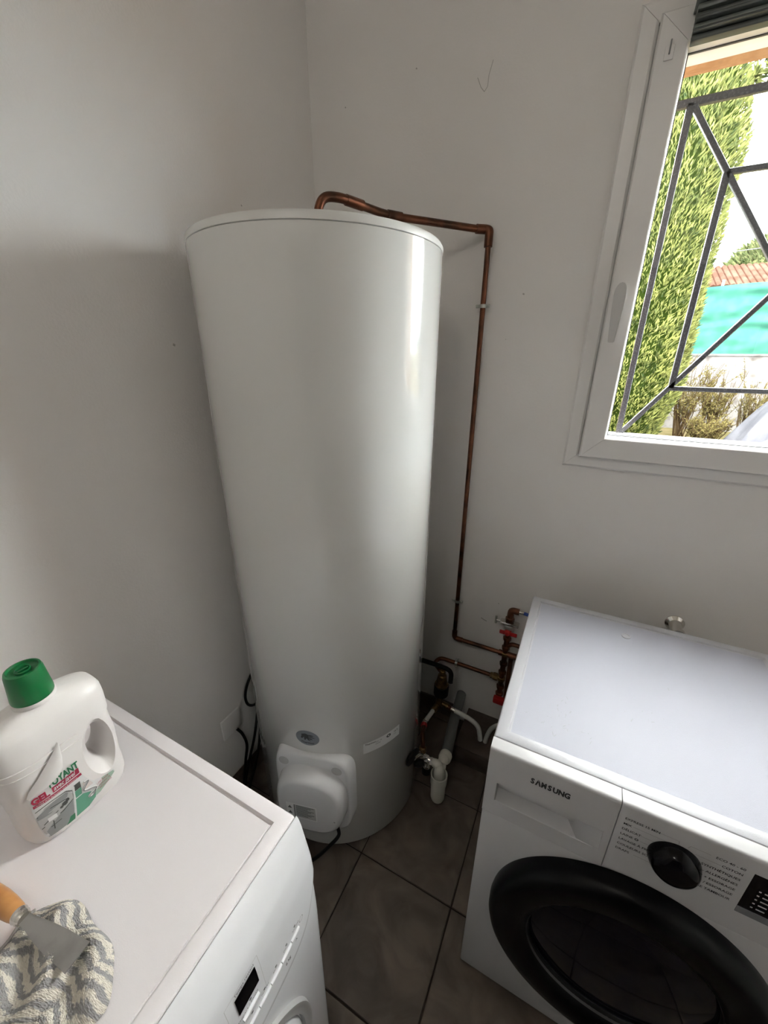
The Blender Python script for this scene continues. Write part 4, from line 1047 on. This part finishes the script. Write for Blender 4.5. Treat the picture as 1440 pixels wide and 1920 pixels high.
# garden wall with netting fence above
gw = thing('garden_wall', 'white rendered garden wall beyond the bushes below the green netting', 'wall', (3.5, 8.1, .3))
obj('masonry', bx(-3, 9, 8.05, 8.25, .28, 1.60), m_gwall, gw, smooth=False)
obj('coping', bx(-3, 9, 8.02, 8.28, 1.60, 1.63, bev=.008), m_gwall, gw)
nf = thing('netting_fence', 'turquoise windbreak netting stretched along the garden wall', 'netting', (3.5, 8.0, 1.63))
bm = B()
grid(bm, 120, 44, lambda s, t: V((-1+9*s, 8.0+.035*math.sin(t*26+3*noise.noise(V((s*7, t*2, 0)))*2)*(.4+noise.noise(V((s*9, t*3, 4))))+.03*noise.noise(V((s*40, t*9, 8))), 1.635+1.07*t+.02*math.sin(s*31)*t+.03*(s-.4)*t)))
obj('net', bm, m_net, nf, ang=90)
for i in range(6): obj('post', tube(B(), [(-.9+1.75*i, 8.07, 1.64), (-.9+1.75*i, 8.07, 2.80)], .02, 8), m_bar, nf)
# house roof beyond
rh = thing('neighbour_house', 'low house with a terracotta tiled roof above the netting', 'house', (6, 14, .3))
obj('house_wall', bx(2.0, 12, 12.2, 18.0, .28, 3.15), m_gwall, rh, smooth=False)
for i in range(72):
    x = 1.9+i*.13
    obj('roof_tile_row', tube(B(), [(x, 11.9, 3.14+.0*x), (x, 13.6, 3.80)], [.068, .068], 8), m_roof, rh)
obj('roof_slab', prism(B(), [(1.8, 3.05), (12.1, 3.05), (12.1, 3.09), (1.8, 3.09)], 11.95, 18), m_gwall, rh, smooth=False)
bm = B(); vv = [bm.verts.new(p) for p in ((1.8, 11.9, 3.10), (12.1, 11.9, 3.10), (12.1, 13.7, 3.79), (1.8, 13.7, 3.79), (1.8, 15.6, 3.10), (12.1, 15.6, 3.10))]
bm.faces.new(vv[:4]); bm.faces.new((vv[3], vv[2], vv[5], vv[4])); obj('roof_surface', bm, m_roof, rh, smooth=False)
# tree behind the roof and hills
ft = thing('far_tree', 'yellow green tree crown rising behind the tiled roof', 'tree', (6.2, 19.5, .3))
bm = B()
def fpt(rnd):
    d = V((rnd.gauss(0, 1), rnd.gauss(0, 1), abs(rnd.gauss(0, 1)))).normalized(); return V((6.3, 19.5, 3.9))+V((d.x*1.9, d.y*1.5, d.z*1.7)), d
tufts(bm, fpt, 2600, .28, 5); lathe(bm, (6.3, 19.5, 4.0), (0, 0, 1), [(1.8, -.4), (1.7, .5), (1.2, 1.2), (0, 1.5)], 16)
tag(obj('crown', bm, m_leaf2, ft, smooth=False), kind='stuff'); obj('trunk', lathe(B(), (6.3, 19.5, .28), (0, 0, 1), [(.2, 0), (.15, 3.6)], 10), m_bark, ft)
bm = B()
ax_ = [(-60, 14), (-20, 10.5), (0, 9.5), (12, 11.5), (22, 11.0), (34, 10.4), (50, 12.5), (80, 9), (120, 6)]
a_ = [bm.verts.new((x, 120, z)) for x, z in ax_]; b_ = [bm.verts.new((x, 90, -1)) for x, z in ax_]; c_ = [bm.verts.new((x, 150, -1)) for x, z in ax_]
for i in range(len(ax_)-1): bm.faces.new((a_[i], a_[i+1], b_[i+1], b_[i])); bm.faces.new((a_[i], c_[i], c_[i+1], a_[i+1]))
tag(obj('hills', bm, m_hill), kind='structure')
tag(obj('ground_far', bx(-150, 200, 60, 160, -1.2, -.9), m_soil, smooth=False), kind='structure')
tag(obj('overhead_cable', tube(B(), [(1.0, 10.5, 3.55), (3.0, 10.5, 3.62), (8, 10.5, 3.9)], .008, 6), m_bar), 'thin dark overhead cable crossing the sky above the roof', 'cable')
# shrubs
def shrub(x, y, h, label, seed, nt, nb_, mt=m_twig, lean=.25, sz=.035):
    t = thing('garden_shrub', label, 'shrub', (x, y, .3)); rnd = random.Random(seed); bm = B(); tips = []
    for i in range(nt):
        a = rnd.uniform(0, 2*PI); d = V((math.cos(a)*lean, math.sin(a)*lean, 1)).normalized()*h*rnd.uniform(.55, 1.05)
        p0 = V((x+rnd.uniform(-.08, .08), y+rnd.uniform(-.08, .08), .28)); p1 = p0+d*.5+V((0, 0, .02)); p2 = p0+d+V((rnd.uniform(-.1, .1), rnd.uniform(-.1, .1), 0))
        tube(bm, [p0, p1, p2], [.009, .006, .002], 4)
        for k_ in range(4):
            s = rnd.uniform(.3, .9); q = p0.lerp(p2, s); e_ = q+V((rnd.uniform(-.15, .15), rnd.uniform(-.15, .15), rnd.uniform(.08, .28)))*h; tube(bm, [q, e_], [.005, .0015], 3); tips.append((q, e_))
    obj('twigs', bm, mt, t); bm = B()
    def fp_(r_): a_, b_ = tips[r_.randrange(len(tips))]; return a_.lerp(b_, r_.random())+V((r_.uniform(-.02, .02),)*3), V((r_.uniform(-1, 1), r_.uniform(-1, 1), r_.uniform(-1, 1)))
    tufts(bm, fp_, nb_, sz, seed+50, .8)
    tag(obj('leaves', bm, m_bud, t, smooth=False), kind='stuff')
shrub(2.40, 7.05, 1.30, 'sparse leafy shrub beside the cypress in front of the white wall', 31, 30, 2600)
shrub(2.85, 7.3, 1.15, 'thin budding shrub in the middle before the white wall', 32, 30, 2600)
shrub(2.60, 6.3, .55, 'low ochre twiggy shrub at the foot of the white wall', 33, 60, 3200, lean=.7)
shrub(3.35, 7.5, .95, 'reddish thin shrub beyond the white sheet', 34, 24, 1500)
bm = B()
def fpg(rnd): return V((rnd.uniform(2.2, 3.0), rnd.uniform(5.2, 6.0), .30)), V((0, 0, 1))
tufts(bm, fpg, 1500, .07, 77); tag(obj('grass', bm, m_bud, None, smooth=False), 'pale yellow green grass tufts below the shrubs', 'grass', kind='stuff')
# white sheet over a mound
shm = thing('covered_mound', 'creased white sheet draped over a pile at the lower right of the window view', 'sheet', (3.25, 5.9, .3))
def shf(s, t):
    a = 2*PI*s; r = t; rx, ry, h = .62, .9, 1.05
    f_ = 1+.07*math.sin(11*a)*t+.03*math.sin(23*a+1)*t
    return V((3.35+rx*r*math.cos(a)*f_, 5.9+ry*r*math.sin(a)*f_, .30+h*(1-t**1.25)+.02*math.sin(9*a+t*8)*t*(1-t)*3))
bm = B(); grid(bm, 96, 16, shf, close=True); bmesh.ops.remove_doubles(bm, verts=bm.verts, dist=.001); obj('draped_sheet', bm, m_sheet, shm, ang=50)
tag(obj('tyre', lathe(B(), (3.02, 4.90, .50), (.2, -1, .0), [(.12, -.04), (.175, -.05), (.20, -.02), (.20, .02), (.175, .05), (.12, .04), (.12, -.04)], 32, caps=(False, False)), m_sill), 'grey tyre lying before the white sheet outside', 'tyre')
for o in bpy.data.objects:
    if o.parent is None and o.get('category') == 'shrub': o['group'] = 'shrubs before the garden wall'
    if o.parent is None and o.name.startswith(('slack_cable', 'outlet_cable', 'looped_cable')): o['group'] = 'black cables on the left wall'
